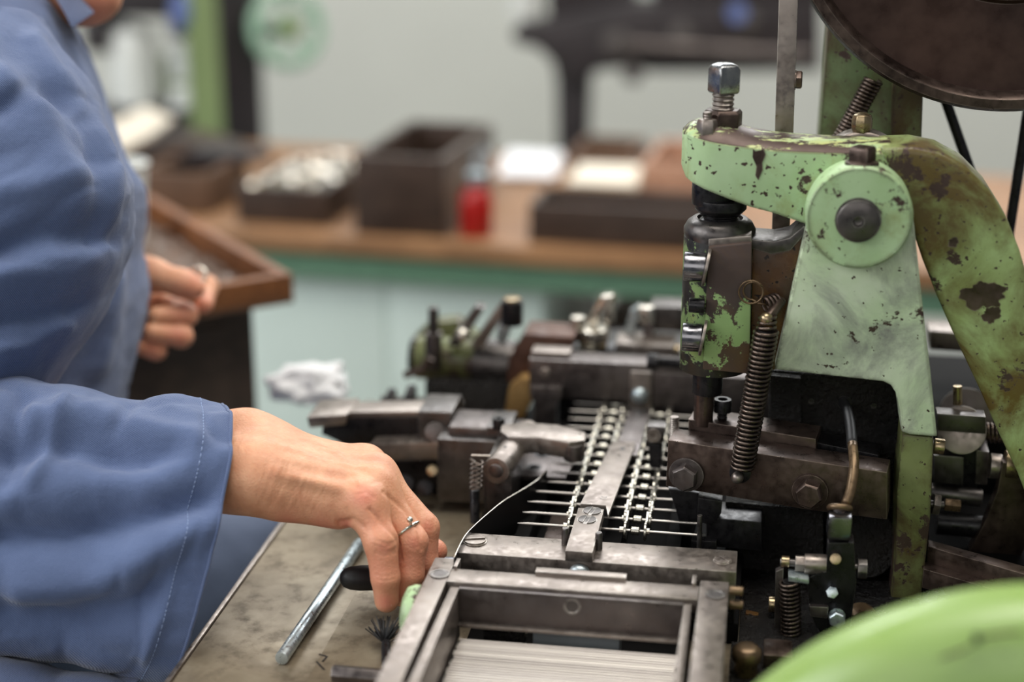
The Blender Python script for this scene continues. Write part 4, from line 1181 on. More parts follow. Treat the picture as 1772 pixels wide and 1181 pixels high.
smear([(1688, 1096), (1692, 1104), (1690, 1116)], [.0012, .0024, .0012])
def faint(pts, r):
    part('faint_smear', B().tube([on_guard(*p) for p in pts], r, 6), m_green_olive, 0, grd, None, 180)
faint([(1622, 1142), (1642, 1134), (1662, 1128), (1684, 1116)], [.0004, .0009, .0009, .0006])
faint([(1696, 1104), (1720, 1098), (1745, 1095), (1772, 1094)], [.0006, .001, .001, .0006])
obj('guard_stand', B().box(M, M.loc(gc_)[0] - 60, M.loc(gc_)[0] + 60, VG + 2, VG + 30, -999, M.loc(gc_)[2] - 60), m_tgreen, wg, 4)

# ================================================================== pin tray in front
tr = thing('pin_tray', M.pt(80, -100, -52.8), 'grey steel frame tray holding a layer of thin pins', 'tray')
obj('side_rail', B().box(M, -14, -.3, -176, -9, -22, 0), m_steel, tr, .7)
obj('inner_rail', B().box(M, 3, 8.5, -168, -44, -36, -2), m_steel, tr, .5)
obj('side_rail', B().box(M, 155.5, 173, -176, -15, -22, 0), m_steel, tr, .7)
obj('inner_rail', B().box(M, 147, 151.5, -168, -44, -36, -2), m_steel, tr, .5)
rbk = obj('rear_bar', B().box(M, 0, 155.2, -42.5, -24, -9, .4), m_steel, tr, .7)
obj('raised_strip', B().box(M, 53, 110, -25, -18, -6, 2.6), m_steel, rbk, .5)
obj('front_bar', B().box(M, 0, 155.2, -188, -168.3, -22, .4), m_steel, tr, .7)
rw = obj('rear_wall', B().box(M, 8.8, 146.8, -47, -43, -24, -1.5), m_bar, tr, .4)
obj('wall_lip', B().box(M, 8.8, 146.8, -51, -42.8, -26.2, -24.2), m_steel, rw, .4)
c = M.onv(990, 1050, -47.1)
obj('flush_screw', B().lathe(c, NV, [(0, 0), (.0055, 0), (.0055, .0004), (.0045, .0004), (.0043, .0001), (0, .0001)], 24), m_steel_dark, rw)
for x, y in ((761, 994), (1238, 1030)):
    c = M.onw(x, y, .25)
    obj('flush_screw', B().lathe(c, UP, [(0, 0), (.0062, 0), (.0062, .0005), (.0050, .0005), (.0048, .0002), (0, .0002)], 28), m_steel_dark, tr)
for (u, v) in ((1, -17), (150.5, -17)):
    obj('guide_tab', B().box(M, u, u + 2.4, v - 8, v + 4, -8, 2.4), m_steel, tr, .4)
obj('tray_floor', B().box(M, 8.7, 146.8, -168, -52, -38, -35), m_black, tr, .3)
obj('grey_stop', B().box(M, 54, 108, -40, -24, -50, -27.5), m_greyp, tr, .6)
obj('small_latch', B().box(M, 22, 48, -36, -28, -50, -30), m_oily, tr, .4)
obj('latch_wire', B().tube([M.pt(20, -37, -28), M.pt(49, -37, -29.4), M.pt(49, -37, -36)], .0012, 6), m_gold, tr)
obj('latch_wire', B().tube([M.pt(110, -37, -29), M.pt(143, -37, -31)], .0012, 6), m_gold, tr)
obj('foot', B().box(M, -12, -2, -170, -20, -52.7, -22.2), m_black, tr, .5)
obj('foot', B().box(M, 158, 170, -170, -20, -52.7, -22.2), m_black, tr, .5)

# pins lying in the tray, each its own
def pin_mesh(L, r, tip=0.0):
    bb = B()
    pr = [(0, 0), (r * .25, 0), (r, tip)] if tip else [(0, 0), (r, 0)]
    bb.lathe(Vector((0, 0, 0)), Vector((1, 0, 0)), pr + [(r, L), (0, L)], 10)
    bmesh.ops.recalc_face_normals(bb.bm, faces=bb.bm.faces)
    me = bpy.data.meshes.new('pin'); bb.bm.to_mesh(me); bb.bm.free(); me.shade_smooth(); me.set_sharp_from_angle(angle=.7)
    me.materials.append(m_pinsteel)
    return me
pm = pin_mesh(.134, .0013)
rr = random.Random(11)
yawq = Matrix.Rotation(-math.radians(9.2), 3, 'Z').to_euler()
v = -54.0; i = 0
while v > -167:
    o = bpy.data.objects.new('steel_pin', pm); COL.objects.link(o)
    o.location = M.pt(10.5 + rr.uniform(-.8, .8), v, -33.6 + rr.uniform(-.15, .15)); o.rotation_euler = yawq
    tag(o, 'one of the thin bright steel pins lying in the frame tray', 'pin', 'pins in the frame tray')
    v -= 3.0; i += 1

# ================================================================== the chain being assembled
ch = thing('roller_chain', M.pt(88, 50, -20), 'double row of bright chain links threaded on long steel pins', 'chain')
WC = -5.0
pitch = 18.75
v0 = vy(M, 907, 35, WC)
NP = 14
links = {}
def peanut(u, va, vb, th=1.7, r=6.2):
    pts = []
    for k in range(9):
        a = math.pi / 2 + math.pi * k / 8
        pts.append((va + r * math.cos(a), r * math.sin(a)))
    pts.append(((va + vb) / 2, -r * .55))
    for k in range(9):
        a = -math.pi / 2 + math.pi * k / 8
        pts.append((vb + r * math.cos(a), r * math.sin(a)))
    pts.append(((va + vb) / 2, r * .55))
    return B().prism([Vector((0, (a_ - va) * .001, b_ * .001)) for a_, b_ in pts], Vector((th * .001, 0, 0)))
def to_mesh(bb, mat, bev=0):
    bmesh.ops.recalc_face_normals(bb.bm, faces=bb.bm.faces)
    if bev:
        ed = [e for e in bb.bm.edges if len(e.link_faces) == 2 and e.calc_face_angle(0) > .6]
        bmesh.ops.bevel(bb.bm, geom=ed, offset=bev * .001, segments=1, affect='EDGES')
    me = bpy.data.meshes.new('part'); bb.bm.to_mesh(me); bb.bm.free(); me.shade_smooth(); me.set_sharp_from_angle(angle=.6)
    me.materials.append(mat); return me
me_plate = to_mesh(peanut(0, 0, pitch), m_gold, .25)
me_roll = to_mesh(B().lathe(Vector((0, 0, 0)), Vector((1, 0, 0)), [(0, 0), (.0020, 0), (.0028, .0008), (.0028, .0056), (.0020, .0064), (0, .0064)], 16), m_gold)
me_bush = to_mesh(B().lathe(Vector((0, 0, 0)), Vector((1, 0, 0)), [(0, 0), (.0024, 0), (.0024, .0034), (0, .0034)], 10), m_bright)
me_pin = pin_mesh(.122, .00105, .007)
me_pin2 = pin_mesh(.112, .00105, .007)
def put(name, me, u, v, w):
    o = bpy.data.objects.new(name, me); COL.objects.link(o)
    o.parent = ch
    o.location = M.pt(u, v, w) - ch.location; o.rotation_euler = yawq
    return o
for i in range(NP):
    v = v0 + pitch * i
    long_ = i < 4
    put('chain_pin', me_pin if long_ else me_pin2, (28 if long_ else 38) + (i % 3) * .6 - (i * .25 if not long_ else 0), v, WC)
    for (a, c) in ((62.5, 77), (100.5, 114)):
        put('roller', me_roll, (a + c) / 2 - 2.5, v, WC)
        for uu in (a - 2.6, c + .6): put('bush', me_bush, uu - .4, v, WC)
        if i < NP - 1:
            off = 1.7 if i % 2 else 0
            put('link_plate', me_plate, a - off, v, WC)
            put('link_plate', me_plate, c + off, v, WC)

# ================================================================== handle under the hand, green boss, brush
hp0, hp1 = DP(600, 1001, 1.062), DP(742, 1000, 1.085)
hd = thing('tool_handle', hp0, 'black rubber handled lever gripped by the right hand', 'tool')
dr = (hp1 - hp0).normalized()
kh = 1.065 / FPX
obj('grip', B().lathe(hp0 - dr * .0045, dr, [(0, 0), (9 * kh, .0008), (16 * kh, .003), (20 * kh, .007), (22 * kh, .014), (21.5 * kh, .03), (19 * kh, .045), (17 * kh, .05), (0, .05)], 32), m_rubber, hd, 0, 60)
obj('shank', B().cyl(hp0 + dr * .044, hp1 + dr * .02, .0042), m_steel_dark, hd)
obj('clamp_plate', B().prism([hp1 + dr * .01 + UP * .012, hp1 + dr * .05 + UP * .012, hp1 + dr * .05 - UP * .01, hp1 + dr * .01 - UP * .01], M.V * .008), m_polish, hd, 1)
gb0 = M.onv(716, 1064, -52)
o = obj('green_boss', B().lathe(gb0, M.U, [(0, -.006), (.013, -.006), (.017, -.004), (.0185, 0), (.0185, .004), (0, .004)], 40), m_green_boss, None, 0)
tag(o, 'round green chipped knob at the left side of the pin tray', 'knob')
br = thing('small_brush', M.pt(-30, -100, -53), 'small black bristle brush beside the pin tray', 'brush')
bc_ = M.onw(668, 1108, -50)
obj('handle', B().cyl(bc_ + Vector((.004, -.05, .004)), bc_ + Vector((.001, -.012, .004)), .003), m_black, br)
rr = random.Random(5)
bb = B()
for i in range(90):
    d = Vector((rr.uniform(-.5, .5), rr.uniform(.3, 1), rr.uniform(-.1, .8))).normalized()
    p = bc_ + Vector((0, -.012, .004))
    bb.tube([p, p + d * rr.uniform(.010, .019)], .0004, 4)
obj('bristles', bb, m_rubber, br, 0, 180, kind='stuff')

# ================================================================== the person (organic surfaces from blended volumes)
def surface_nets(prims, res, groups=()):
    lo = np.array([1e9] * 3); hi = -lo
    for p in list(prims) + [p_ for g_ in groups for p_ in g_]:
        for q_, r in ((p['a'], p['ra']), (p['b'], p['rb'])):
            lo = np.minimum(lo, np.array(q_) - r); hi = np.maximum(hi, np.array(q_) + r)
    lo -= res * 4; hi += res * 4
    n = np.ceil((hi - lo) / res).astype(int) + 1
    F_ = np.full(n, 1.0, dtype=np.float32)
    ax = [lo[i] + np.arange(n[i]) * res for i in range(3)]
    def dist(p, sl):
        X = ax[0][sl[0]][:, None, None]; Y = ax[1][sl[1]][None, :, None]; Z = ax[2][sl[2]][None, None, :]
        a = np.array(p['a']); d = np.array(p['b']) - a; L2 = max(d @ d, 1e-12)
        if p.get('sq') is not None:          # flattened: scale along a direction
            s, k = np.array(p['sq'][0]), p['sq'][1]
            e = (X - a[0]) * s[0] + (Y - a[1]) * s[1] + (Z - a[2]) * s[2]
            t = np.clip(((X - a[0]) * d[0] + (Y - a[1]) * d[1] + (Z - a[2]) * d[2]) / L2, 0, 1)
            qx, qy, qz = X - a[0] - t * d[0], Y - a[1] - t * d[1], Z - a[2] - t * d[2]
            ee = qx * s[0] + qy * s[1] + qz * s[2]
            r2 = qx * qx + qy * qy + qz * qz - ee * ee + (ee * k) ** 2
            return (np.sqrt(np.maximum(r2, 0)) - (p['ra'] + t * (p['rb'] - p['ra'])))
        t = np.clip(((X - a[0]) * d[0] + (Y - a[1]) * d[1] + (Z - a[2]) * d[2]) / L2, 0, 1)
        qx, qy, qz = X - a[0] - t * d[0], Y - a[1] - t * d[1], Z - a[2] - t * d[2]
        return np.sqrt(qx * qx + qy * qy + qz * qz) - (p['ra'] + t * (p['rb'] - p['ra']))
    def slc(p, m):
        q0 = np.minimum(p['a'], p['b']) - max(p['ra'], p['rb']) - m; q1 = np.maximum(p['a'], p['b']) + max(p['ra'], p['rb']) + m
        i0 = np.clip(((q0 - lo) / res).astype(int), 0, n); i1 = np.clip(((q1 - lo) / res).astype(int) + 2, 0, n)
        return tuple(slice(a_, b_) for a_, b_ in zip(i0, i1))
    def blend(F_, ps):
        for p in ps:
            k = p.get('k', .006)
            sl = slc(p, k * 1.5 + res * 3)
            d = dist(p, sl).astype(np.float32)
            f = F_[sl]
            h = np.maximum(k - np.abs(f - d), 0) / k
            F_[sl] = np.minimum(f, d) - h * h * k * .25
        return F_
    F_ = blend(F_, prims)
    base_ = F_
    for g_ in groups:                        # fingers blend with the palm but stay apart from each other
        F_ = np.minimum(F_, blend(base_.copy(), g_))
    S = F_ < 0
    nx, ny, nz = n
    cnt = np.zeros((nx - 1, ny - 1, nz - 1), dtype=np.int8)
    for i in (0, 1):
        for j in (0, 1):
            for k in (0, 1): cnt += S[i:nx - 1 + i, j:ny - 1 + j, k:nz - 1 + k]
    act = np.argwhere((cnt > 0) & (cnt < 8))
    idx = np.full(cnt.shape, -1, dtype=np.int64)
    idx[act[:, 0], act[:, 1], act[:, 2]] = np.arange(len(act))
    acc = np.zeros((len(act), 3)); num = np.zeros(len(act))
    cor = [(i, j, k) for i in (0, 1) for j in (0, 1) for k in (0, 1)]
    for c0 in cor:
        for c1 in cor:
            df = np.array(c1) - np.array(c0)
            if df.sum() == 1 and (df >= 0).all() and (df == 1).sum() == 1:
                f0 = F_[act[:, 0] + c0[0], act[:, 1] + c0[1], act[:, 2] + c0[2]]; f1 = F_[act[:, 0] + c1[0], act[:, 1] + c1[1], act[:, 2] + c1[2]]
                m = (f0 < 0) != (f1 < 0)
                t = np.where(m, f0 / np.where(m, f0 - f1, 1), 0)
                acc += np.where(m[:, None], np.array(c0) + t[:, None] * df, 0); num += m
    V_ = lo + (act + acc / np.maximum(num, 1)[:, None]) * res
    faces = []
    for a_ in range(3):
        s0 = [slice(None)] * 3; s1 = [slice(None)] * 3
        s0[a_] = slice(0, n[a_] - 1); s1[a_] = slice(1, n[a_])
        cr = np.argwhere(S[tuple(s0)] != S[tuple(s1)])
        b_, c_ = (a_ + 1) % 3, (a_ + 2) % 3
        ok = (cr[:, b_] > 0) & (cr[:, c_] > 0) & (cr[:, b_] < n[b_] - 1) & (cr[:, c_] < n[c_] - 1)
        cr = cr[ok]
        inside = S[cr[:, 0], cr[:, 1], cr[:, 2]]
        def g(db, dc):
            q_ = cr.copy(); q_[:, b_] -= db; q_[:, c_] -= dc
            return idx[q_[:, 0], q_[:, 1], q_[:, 2]]
        f = np.stack([g(1, 1), g(0, 1), g(0, 0), g(1, 0)], 1)
        f[~inside] = f[~inside][:, ::-1]
        faces.append(f)
    Fc = np.concatenate(faces)
    return V_, Fc[(Fc >= 0).all(1)]

def cap(a, b, ra, rb=None, k=.006, sq=None):
    return dict(a=np.array(a), b=np.array(b), ra=ra, rb=ra if rb is None else rb, k=k, sq=sq)
def chain_(pts, rad, k=.006):
    P = [DP(*p) for p in pts]
    return [cap(P[i], P[i + 1], rad[i], rad[i + 1], k) for i in range(len(P) - 1)]
mmm = .001
# ---- right hand and forearm
PK = [(632, 874, 1.046), (659, 938, 1.036), (667, 1000, 1.036), (669, 1040, 1.040)]
RGF = [(654, 846, 1.062), (713, 938, 1.051), (709, 995, 1.052), (698, 1030, 1.056)]
MDF = [(652, 824, 1.080), (733, 914, 1.069), (734, 975, 1.069), (722, 1014, 1.072)]
IXF = [(632, 808, 1.098), (722, 900, 1.093), (730, 965, 1.092), (722, 1004, 1.088)]
TH = [(500, 812, 1.105), (600, 872, 1.125), (690, 925, 1.120), (752, 955, 1.104)]
hand = []
hand += [cap(DP(60, 860, 1.12), DP(430, 822, 1.059), .030, .0208, .016), cap(DP(60, 800, 1.14), DP(430, 776, 1.098), .032, .0220, .016)]
hand += [cap(DP(425, 822, 1.058), DP(470, 828, 1.056), .0213, .0205, .02), cap(DP(425, 774, 1.098), DP(470, 784, 1.098), .0222, .019, .02)]
hand += [cap(DP(465, 830, 1.056), DP(625, 868, 1.050), .0195, .0125, .014),
         cap(DP(465, 812, 1.068), DP(645, 842, 1.066), .0185, .0128, .014),
         cap(DP(465, 798, 1.082), DP(642, 823, 1.082), .0180, .0128, .014),
         cap(DP(465, 788, 1.096), DP(628, 808, 1.098), .0175, .0128, .014)]
hand += [cap(DP(500, 856, 1.058), DP(585, 881, 1.055), .0165, .0130, .012)]          # heel of the hand
hand += [cap(DP(500, 830, 1.09), DP(615, 860, 1.09), .018, .014, .012)]             # palm
for (x, y, d), r in (((632, 868, 1.044), .0128), ((652, 842, 1.060), .0122), ((650, 820, 1.079), .0126), ((632, 806, 1.097), .0126)):
    hand += [cap(DP(x, y, d), DP(x + 2, y + 2, d), r, r, .007)]
def finger(P_, r):
    out = chain_(P_, r, .003)
    out[0]['k'] = .010
    return out
fingers = [finger(PK, [.0118, .0108, .0090, .0078]), finger(RGF, [.0114, .0102, .0090, .0079]), finger(MDF, [.0112, .0102, .0090, .0079]), finger(IXF, [.0110, .0094, .0084, .0076]),
           chain_(TH, [.016, .0125, .0105, .0088], .008)]
# extensor tendons
for P_, s in ((RGF, (470, 806, 1.058)), (MDF, (465, 786, 1.072)), (IXF, (460, 772, 1.086)), (PK, (480, 828, 1.046))):
    a = DP(s[0], s[1] - 10, s[2] - .010); e = DP(P_[0][0] - 14, P_[0][1] - 22, P_[0][2] - .006)
    hand.append(cap(a, e, .0022, .0030, .007))
V1, F1 = surface_nets(hand, .00115, fingers)
# ---- left hand with forearm
lh = [cap(DP(-200, 420, 1.46), DP(150, 490, 1.41), .036, .026, .02), cap(DP(150, 490, 1.41), DP(215, 505, 1.405), .026, .027, .02),
      cap(DP(205, 530, 1.40), DP(225, 560, 1.395), .026, .022, .02)]
lf = [chain_([(180, 455, 1.385), (262, 476, 1.372), (318, 492, 1.365), (338, 500, 1.365)], [.0185, .0135, .0112, .0085], .008)]
lf += [chain_([(215, 500, 1.425), (310, 488, 1.432), (358, 496, 1.412), (353, 528, 1.386)], [.0125, .0105, .0092, .0078], .005)]
lf += [chain_([(215, 528, 1.41), (285, 526, 1.40), (322, 545, 1.375), (272, 548, 1.362)], [.0125, .0105, .0098, .0085], .004)]
lf += [chain_([(212, 552, 1.40), (270, 560, 1.395), (314, 582, 1.372), (262, 576, 1.358)], [.0120, .0102, .0095, .0082], .004)]
lf += [chain_([(205, 575, 1.39), (240, 590, 1.385), (270, 606, 1.368), (232, 598, 1.356)], [.0112, .0098, .0086, .0075], .004)]
def vnormals(V_, F_):
    n_ = np.cross(V_[F_[:, 2]] - V_[F_[:, 0]], V_[F_[:, 3]] - V_[F_[:, 1]])
    out = np.zeros_like(V_)
    for k in range(4): np.add.at(out, F_[:, k], n_)
    return out / np.maximum(np.linalg.norm(out, axis=1), 1e-12)[:, None]
def sculpt(V_, F_, lines):
    """press creases (negative) or raise ridges (positive) along lines on the near side"""
    nr = vnormals(V_, F_)
    q_ = V_ - np.array(CAM); z = q_ @ np.array(_f)
    x = CX + FPX * (q_ @ np.array(_r)) / z; y = CY - FPX * (q_ @ np.array(_u)) / z
    view = -(nr * q_).sum(1) / np.linalg.norm(q_, axis=1)
    d_ = np.zeros(len(V_))
    for pl_, wd, am in lines:
        dm = np.full(len(V_), 1e9)
        for a, b in zip(pl_[:-1], pl_[1:]):
            dx, dy = b[0] - a[0], b[1] - a[1]
            t = np.clip(((x - a[0]) * dx + (y - a[1]) * dy) / (dx * dx + dy * dy), 0, 1)
            dm = np.minimum(dm, np.hypot(x - a[0] - t * dx, y - a[1] - t * dy))
        d_ += am * np.exp(-(dm / wd) ** 2)
    d_ *= np.clip(view * 2.2, 0, 1) * .001
    return V_ + nr * d_[:, None]
lines = []
rw_ = random.Random(4)
for t in range(11):                                   # folds of loose skin at the wrist
    x = 446 + t * 11 + rw_.uniform(-3, 3)
    lines.append(([(x + 26, 796 + t * 3 + rw_.uniform(-12, 12)), (x + 10, 838 + t * 2), (x - 8 + rw_.uniform(-4, 4), 876 + t)], 3.2, -rw_.uniform(.12, .34)))
for dx, dy in ((-3, 0), (3, -7), (2, 7), (0, 13)):    # little finger knuckle folds
    lines.append(([(650 + dx, 944 + dy), (668 + dx, 949 + dy), (684 + dx, 943 + dy)], 2.2, -.5))
for dy in (-4, 3):
    lines.append(([(650, 1000 + dy), (667, 1003 + dy), (684, 998 + dy)], 2.0, -.35))
for dy in (-6, 0, 6):
    lines.append(([(704, 938 + dy), (716, 944 + dy), (726, 938 + dy)], 2.0, -.45))
    lines.append(([(735, 908 + dy), (746, 912 + dy), (753, 906 + dy)], 2.0, -.4))
lines += [([(480, 770), (560, 790), (630, 806)], 7, .7), ([(480, 795), (560, 812), (640, 826)], 7, .6), ([(500, 782), (570, 802), (630, 816)], 5, -.5), ([(490, 815), (570, 828), (630, 846)], 6, -.5), ([(520, 760), (580, 784), (610, 812), (622, 840)], 3, .5),
          ([(588, 905), (612, 900), (628, 912)], 5, -1.2), ([(600, 882), (606, 900), (600, 912)], 4, -.6), ([(640, 882), (662, 906), (688, 934), (694, 970)], 3.5, -1.2), ([(664, 852), (700, 884), (724, 916), (730, 950)], 3.5, -1.1),
          ([(618, 856), (634, 852), (648, 862)], 3, -.4), ([(640, 838), (654, 834)], 3, -.4)]
V1 = sculpt(V1, F1, lines)
V2, F2 = surface_nets(lh, .0019, lf)
# ---- torso, neck and head (mostly outside the frame or under the coat)
bd = [cap(DP(-190, 1300, 1.36), DP(-175, 300, 1.33), .12, .115, .05), cap(DP(-150, 90, 1.20), DP(-150, 90, 1.46), .06, .06, .06),
      cap(DP(-110, 60, 1.32), DP(-40, -70, 1.32), .062, .056, .03),
      cap(DP(-60, -330, 1.31), DP(-20, -300, 1.31), .092, .088, .04), cap(DP(20, -180, 1.31), DP(140, -18, 1.305), .052, .030, .03),
      cap(DP(150, -14, 1.305), DP(172, -8, 1.304), .020, .0165, .012), cap(DP(170, -170, 1.305), DP(205, -130, 1.305), .012, .014, .014),
      cap(DP(150, -60, 1.305), DP(186, -62, 1.305), .016, .011, .012), cap(DP(-40, -230, 1.222), DP(-50, -180, 1.222), .016, .013, .008),
      cap(DP(-120, 90, 1.17), DP(-260, 700, 1.16), .055, .048, .03), cap(DP(-260, 700, 1.16), DP(80, 850, 1.11), .046, .036, .03),
      cap(DP(-120, 90, 1.48), DP(-230, 560, 1.50), .055, .046, .03), cap(DP(-230, 560, 1.50), DP(-150, 430, 1.455), .044, .036, .03)]
V3, F3 = surface_nets(bd, .005)
Vall = np.concatenate([V1, V2, V3]); Fall = np.concatenate([F1, F2 + len(V1), F3 + len(V1) + len(V2)])
me = bpy.data.meshes.new('body')
me.from_pydata(Vall.tolist(), [], Fall.tolist())
# flushed knuckles, fingertips and heel of the hand (the skin's own colour)
spots = [((632, 862, 1.034), 26, .75), ((667, 950, 1.026), 24, .55), ((668, 1045, 1.03), 26, .75), ((717, 940, 1.04), 20, .6), ((742, 912, 1.058), 20, .55), ((500, 893, 1.05), 34, .65), ((560, 900, 1.05), 34, .65), ((600, 905, 1.045), 26, .7), ((648, 800, 1.07), 22, .45), ((757, 951, 1.1), 24, .6), ((700, 1030, 1.05), 26, .6), ((665, 1000, 1.026), 20, .4), ((735, 1000, 1.065), 26, .6),
         ((335, 497, 1.36), 30, .5), ((353, 525, 1.38), 30, .5), ((320, 545, 1.36), 30, .5), ((310, 582, 1.36), 30, .5), ((265, 605, 1.36), 30, .5), ((165, 5, 1.29), 60, .5), ((655, 915, 1.03), 60, .3), ((668, 990, 1.03), 70, .42), ((712, 970, 1.045), 80, .42), ((735, 960, 1.06), 70, .42)]
fl = np.zeros(len(Vall))
for (x, y, d), r, a_ in spots:
    c = np.array(DP(x, y, d)); rr_ = r * d / FPX
    fl = np.maximum(fl, a_ * np.exp(-((Vall - c) ** 2).sum(1) / (2 * (rr_ * .62) ** 2)))
attr = me.color_attributes.new('flush', 'FLOAT_COLOR', 'POINT')
attr.data.foreach_set('color', np.stack([fl, fl, fl, np.ones_like(fl)], 1).astype(np.float32).ravel())
pr_ = thing('person', Vector((DP(-180, 700, 1.33).x, DP(-180, 700, 1.33).y, 0)), 'worker in a blue work coat reaching to the machine with the right hand', 'person')
body = link_mesh('body', me, m_skin, pr_, 180)
# ring on the ring finger
a, e = DP(*RGF[0]), DP(*RGF[1])
ctr = a.lerp(e, .80); axr = (e - a).normalized()
f1 = (axr.cross(_f)).normalized(); f2 = axr.cross(f1)
axr2 = (axr + f1 * .0 + f2 * .0).normalized()
rgp = [ctr + (f1 * math.cos(t * math.tau / 40) + f2 * math.sin(t * math.tau / 40)) * .0106 + axr * (.0016 * math.sin(t * math.tau / 40 * 1)) for t in range(40)]
rg_ = obj('finger_ring', B().tube(rgp, .0011, 8, True), m_silver, pr_, 0, 180, label='thin silver ring')
top = DP(709, 900, 1.041)
obj('ring_knob', B().ball(top, .0021, 14), m_silver, rg_, 0, 180)
nearest = min(rgp, key=lambda p: (p - top).length)
obj('ring_arm', B().tube([nearest, top], .001, 8), m_silver, rg_, 0, 180)
obj('fingernail', B().ball(DP(669, 1047, 1.0338), .0036, 16, (-_f - _u * .3).normalized(), (1, 1, .3)), m_nail, pr_, 0, 180)
# hair outside the frame
bm = bmesh.new(); bmesh.ops.create_uvsphere(bm, u_segments=32, v_segments=20, radius=1)
hc_ = DP(-62, -340, 1.31)
for v_ in bm.verts: v_.co = hc_ + Vector((v_.co.x * .104, v_.co.y * .098, v_.co.z * .1)) + Vector((-.014, 0, .018))
obj('hair', bm, m_wood_dark, pr_, 0, 180)

# ================================================================== the coat
def tube_cloth(secs, ns, nt, fold, name, mat, thick, parent, closed_near=True):
    """secs: (top px, bottom px, depth, half depth mm, right shift px of the near side)"""
    S_ = np.array([[s_[0][0], s_[0][1], s_[1][0], s_[1][1], s_[2], s_[3], s_[4]] for s_ in secs], dtype=float)
    m = len(S_)
    def cr(t):
        i = min(int(t), m - 2); f = t - i
        p0, p1, p2, p3 = S_[max(i - 1, 0)], S_[i], S_[i + 1], S_[min(i + 2, m - 1)]
        return .5 * (2 * p1 + (p2 - p0) * f + (2 * p0 - 5 * p1 + 4 * p2 - p3) * f * f + (3 * p1 - p0 - 3 * p2 + p3) * f ** 3)
    bm = bmesh.new(); rows = []
    for i in range(ns + 1):
        q_ = cr((m - 1) * i / ns * .999999)
        Tp, Bp = DP(q_[0], q_[1], q_[4]), DP(q_[2], q_[3], q_[4])
        C_ = (Tp + Bp) / 2; A_ = (Tp - Bp) / 2
        sh = _r * (q_[6] * q_[4] / FPX)
        row = []
        for j in range(nt):
            th_ = 2 * math.pi * j / nt
            ct, sn = math.cos(th_), math.sin(th_)
            p = C_ + A_ * (math.copysign(abs(ct) ** .9, ct)) + (-_f * (q_[5] * .001) + sh) * (math.copysign(abs(sn) ** .85, sn))
            row.append(p)
        rows.append(row)
    # folds: push along the local outward direction
    for i in range(ns + 1):
        cen = sum(rows[i], Vector()) / nt
        for j in range(nt):
            p = rows[i][j]
            n_ = (p - cen).normalized()
            x, y, z = proj(p)
            near = max(0.0, -n_.dot(_f) * 1.3 + .35)
            d_ = 0.0
            for (pl_, wd, am) in fold:
                dm = min(seg_d(x, y, pl_[q2], pl_[q2 + 1]) for q2 in range(len(pl_) - 1))
                if dm < wd * 3: d_ += am * math.exp(-(dm / wd) ** 2)
            d_ *= min(1, near)
            d_ = d_ * 1.9 + 3.6 * mn.fractal(p * 13, .9, 2.0, 3) + 1.5 * mn.fractal(Vector((p.x * 26, p.y * 40, p.z * 46)), .8, 2.0, 3) - 1.6 * (1 - min(1, abs(mn.noise(p * 22)) * 7))
            rows[i][j] = p + n_ * (d_ * .001)
    vs = [[bm.verts.new(p) for p in r] for r in rows]
    for A, C in zip(vs[:-1], vs[1:]):
        for k in range(nt): bm.faces.new((A[k], A[(k + 1) % nt], C[(k + 1) % nt], C[k]))
    o = obj(name, bm, mat, parent, 0, 180)
    if thick:
        md = o.modifiers.new('thickness', 'SOLIDIFY'); md.thickness = thick * .001; md.offset = -1
    return o, rows
def seg_d(x, y, a, b):
    dx, dy = b[0] - a[0], b[1] - a[1]
    t = max(0, min(1, ((x - a[0]) * dx + (y - a[1]) * dy) / (dx * dx + dy * dy + 1e-9)))
    return math.hypot(x - a[0] - t * dx, y - a[1] - t * dy)
# forearm sleeve: from the cuff back past the elbow
fore = [((387, 703), (278, 1178), 1.084, 62, 62), ((345, 694), (236, 1172), 1.084, 63, 55), ((296, 685), (190, 1162), 1.086, 64, 40), ((230, 690), (120, 1150), 1.086, 58, 22),
        ((120, 668), (40, 1140), 1.088, 62, 8), ((20, 656), (-60, 1128), 1.09, 66, 0), ((-90, 660), (-180, 1110), 1.095, 68, 0), ((-230, 720), (-300, 1040), 1.10, 60, 0), ((-330, 800), (-350, 960), 1.10, 34, 0)]
fold1 = [([(60, 720), (150, 715), (240, 745), (330, 770)], 26, 4.5), ([(0, 790), (120, 770), (230, 800), (300, 780)], 24, -4.5), ([(20, 860), (160, 845), (300, 830), (380, 800)], 34, 3.0),
         ([(0, 930), (120, 925), (240, 900), (345, 870)], 24, -5.5), ([(40, 1010), (170, 1000), (290, 940), (350, 910)], 34, 5.0), ([(0, 1075), (130, 1075), (240, 1050), (300, 1000)], 26, -3.5),
         ([(110, 700), (90, 760), (60, 830)], 14, 3.5), ([(225, 705), (205, 740)], 12, -3.0), ([(40, 690), (20, 760), (10, 840)], 14, -3.0), ([(300, 1000), (270, 1080), (250, 1130)], 16, 2.5)]
sl1, rows1 = tube_cloth(fore, 120, 120, fold1, 'coat_sleeve', m_coat, 1.4, pr_)
# hem stitching ring and folded cuff edge
hem = rows1[max(1, int(120 / 8 * 1.0))]
def loop_out(row, d_):
    cen = sum(row, Vector()) / len(row)
    return [p + (p - cen).normalized() * d_ * .001 for p in row]
bb = B()
L_ = loop_out(hem, .15)
for k in range(0, 120):
    a, e = L_[k], L_[(k + 1) % 120]
    nst = max(1, int((e - a).length / .0026))
    for q2 in range(nst):
        s0 = a.lerp(e, (q2 + .1) / nst); s1 = a.lerp(e, (q2 + .78) / nst)
        bb.tube([s0, s1], .00028, 4)
obj('cuff_stitching', bb, m_thread, sl1, 0, 180, kind='stuff')
obj('cuff_edge', B().tube(rows1[0], .0012, 8, True), m_coat, sl1, 0, 180)
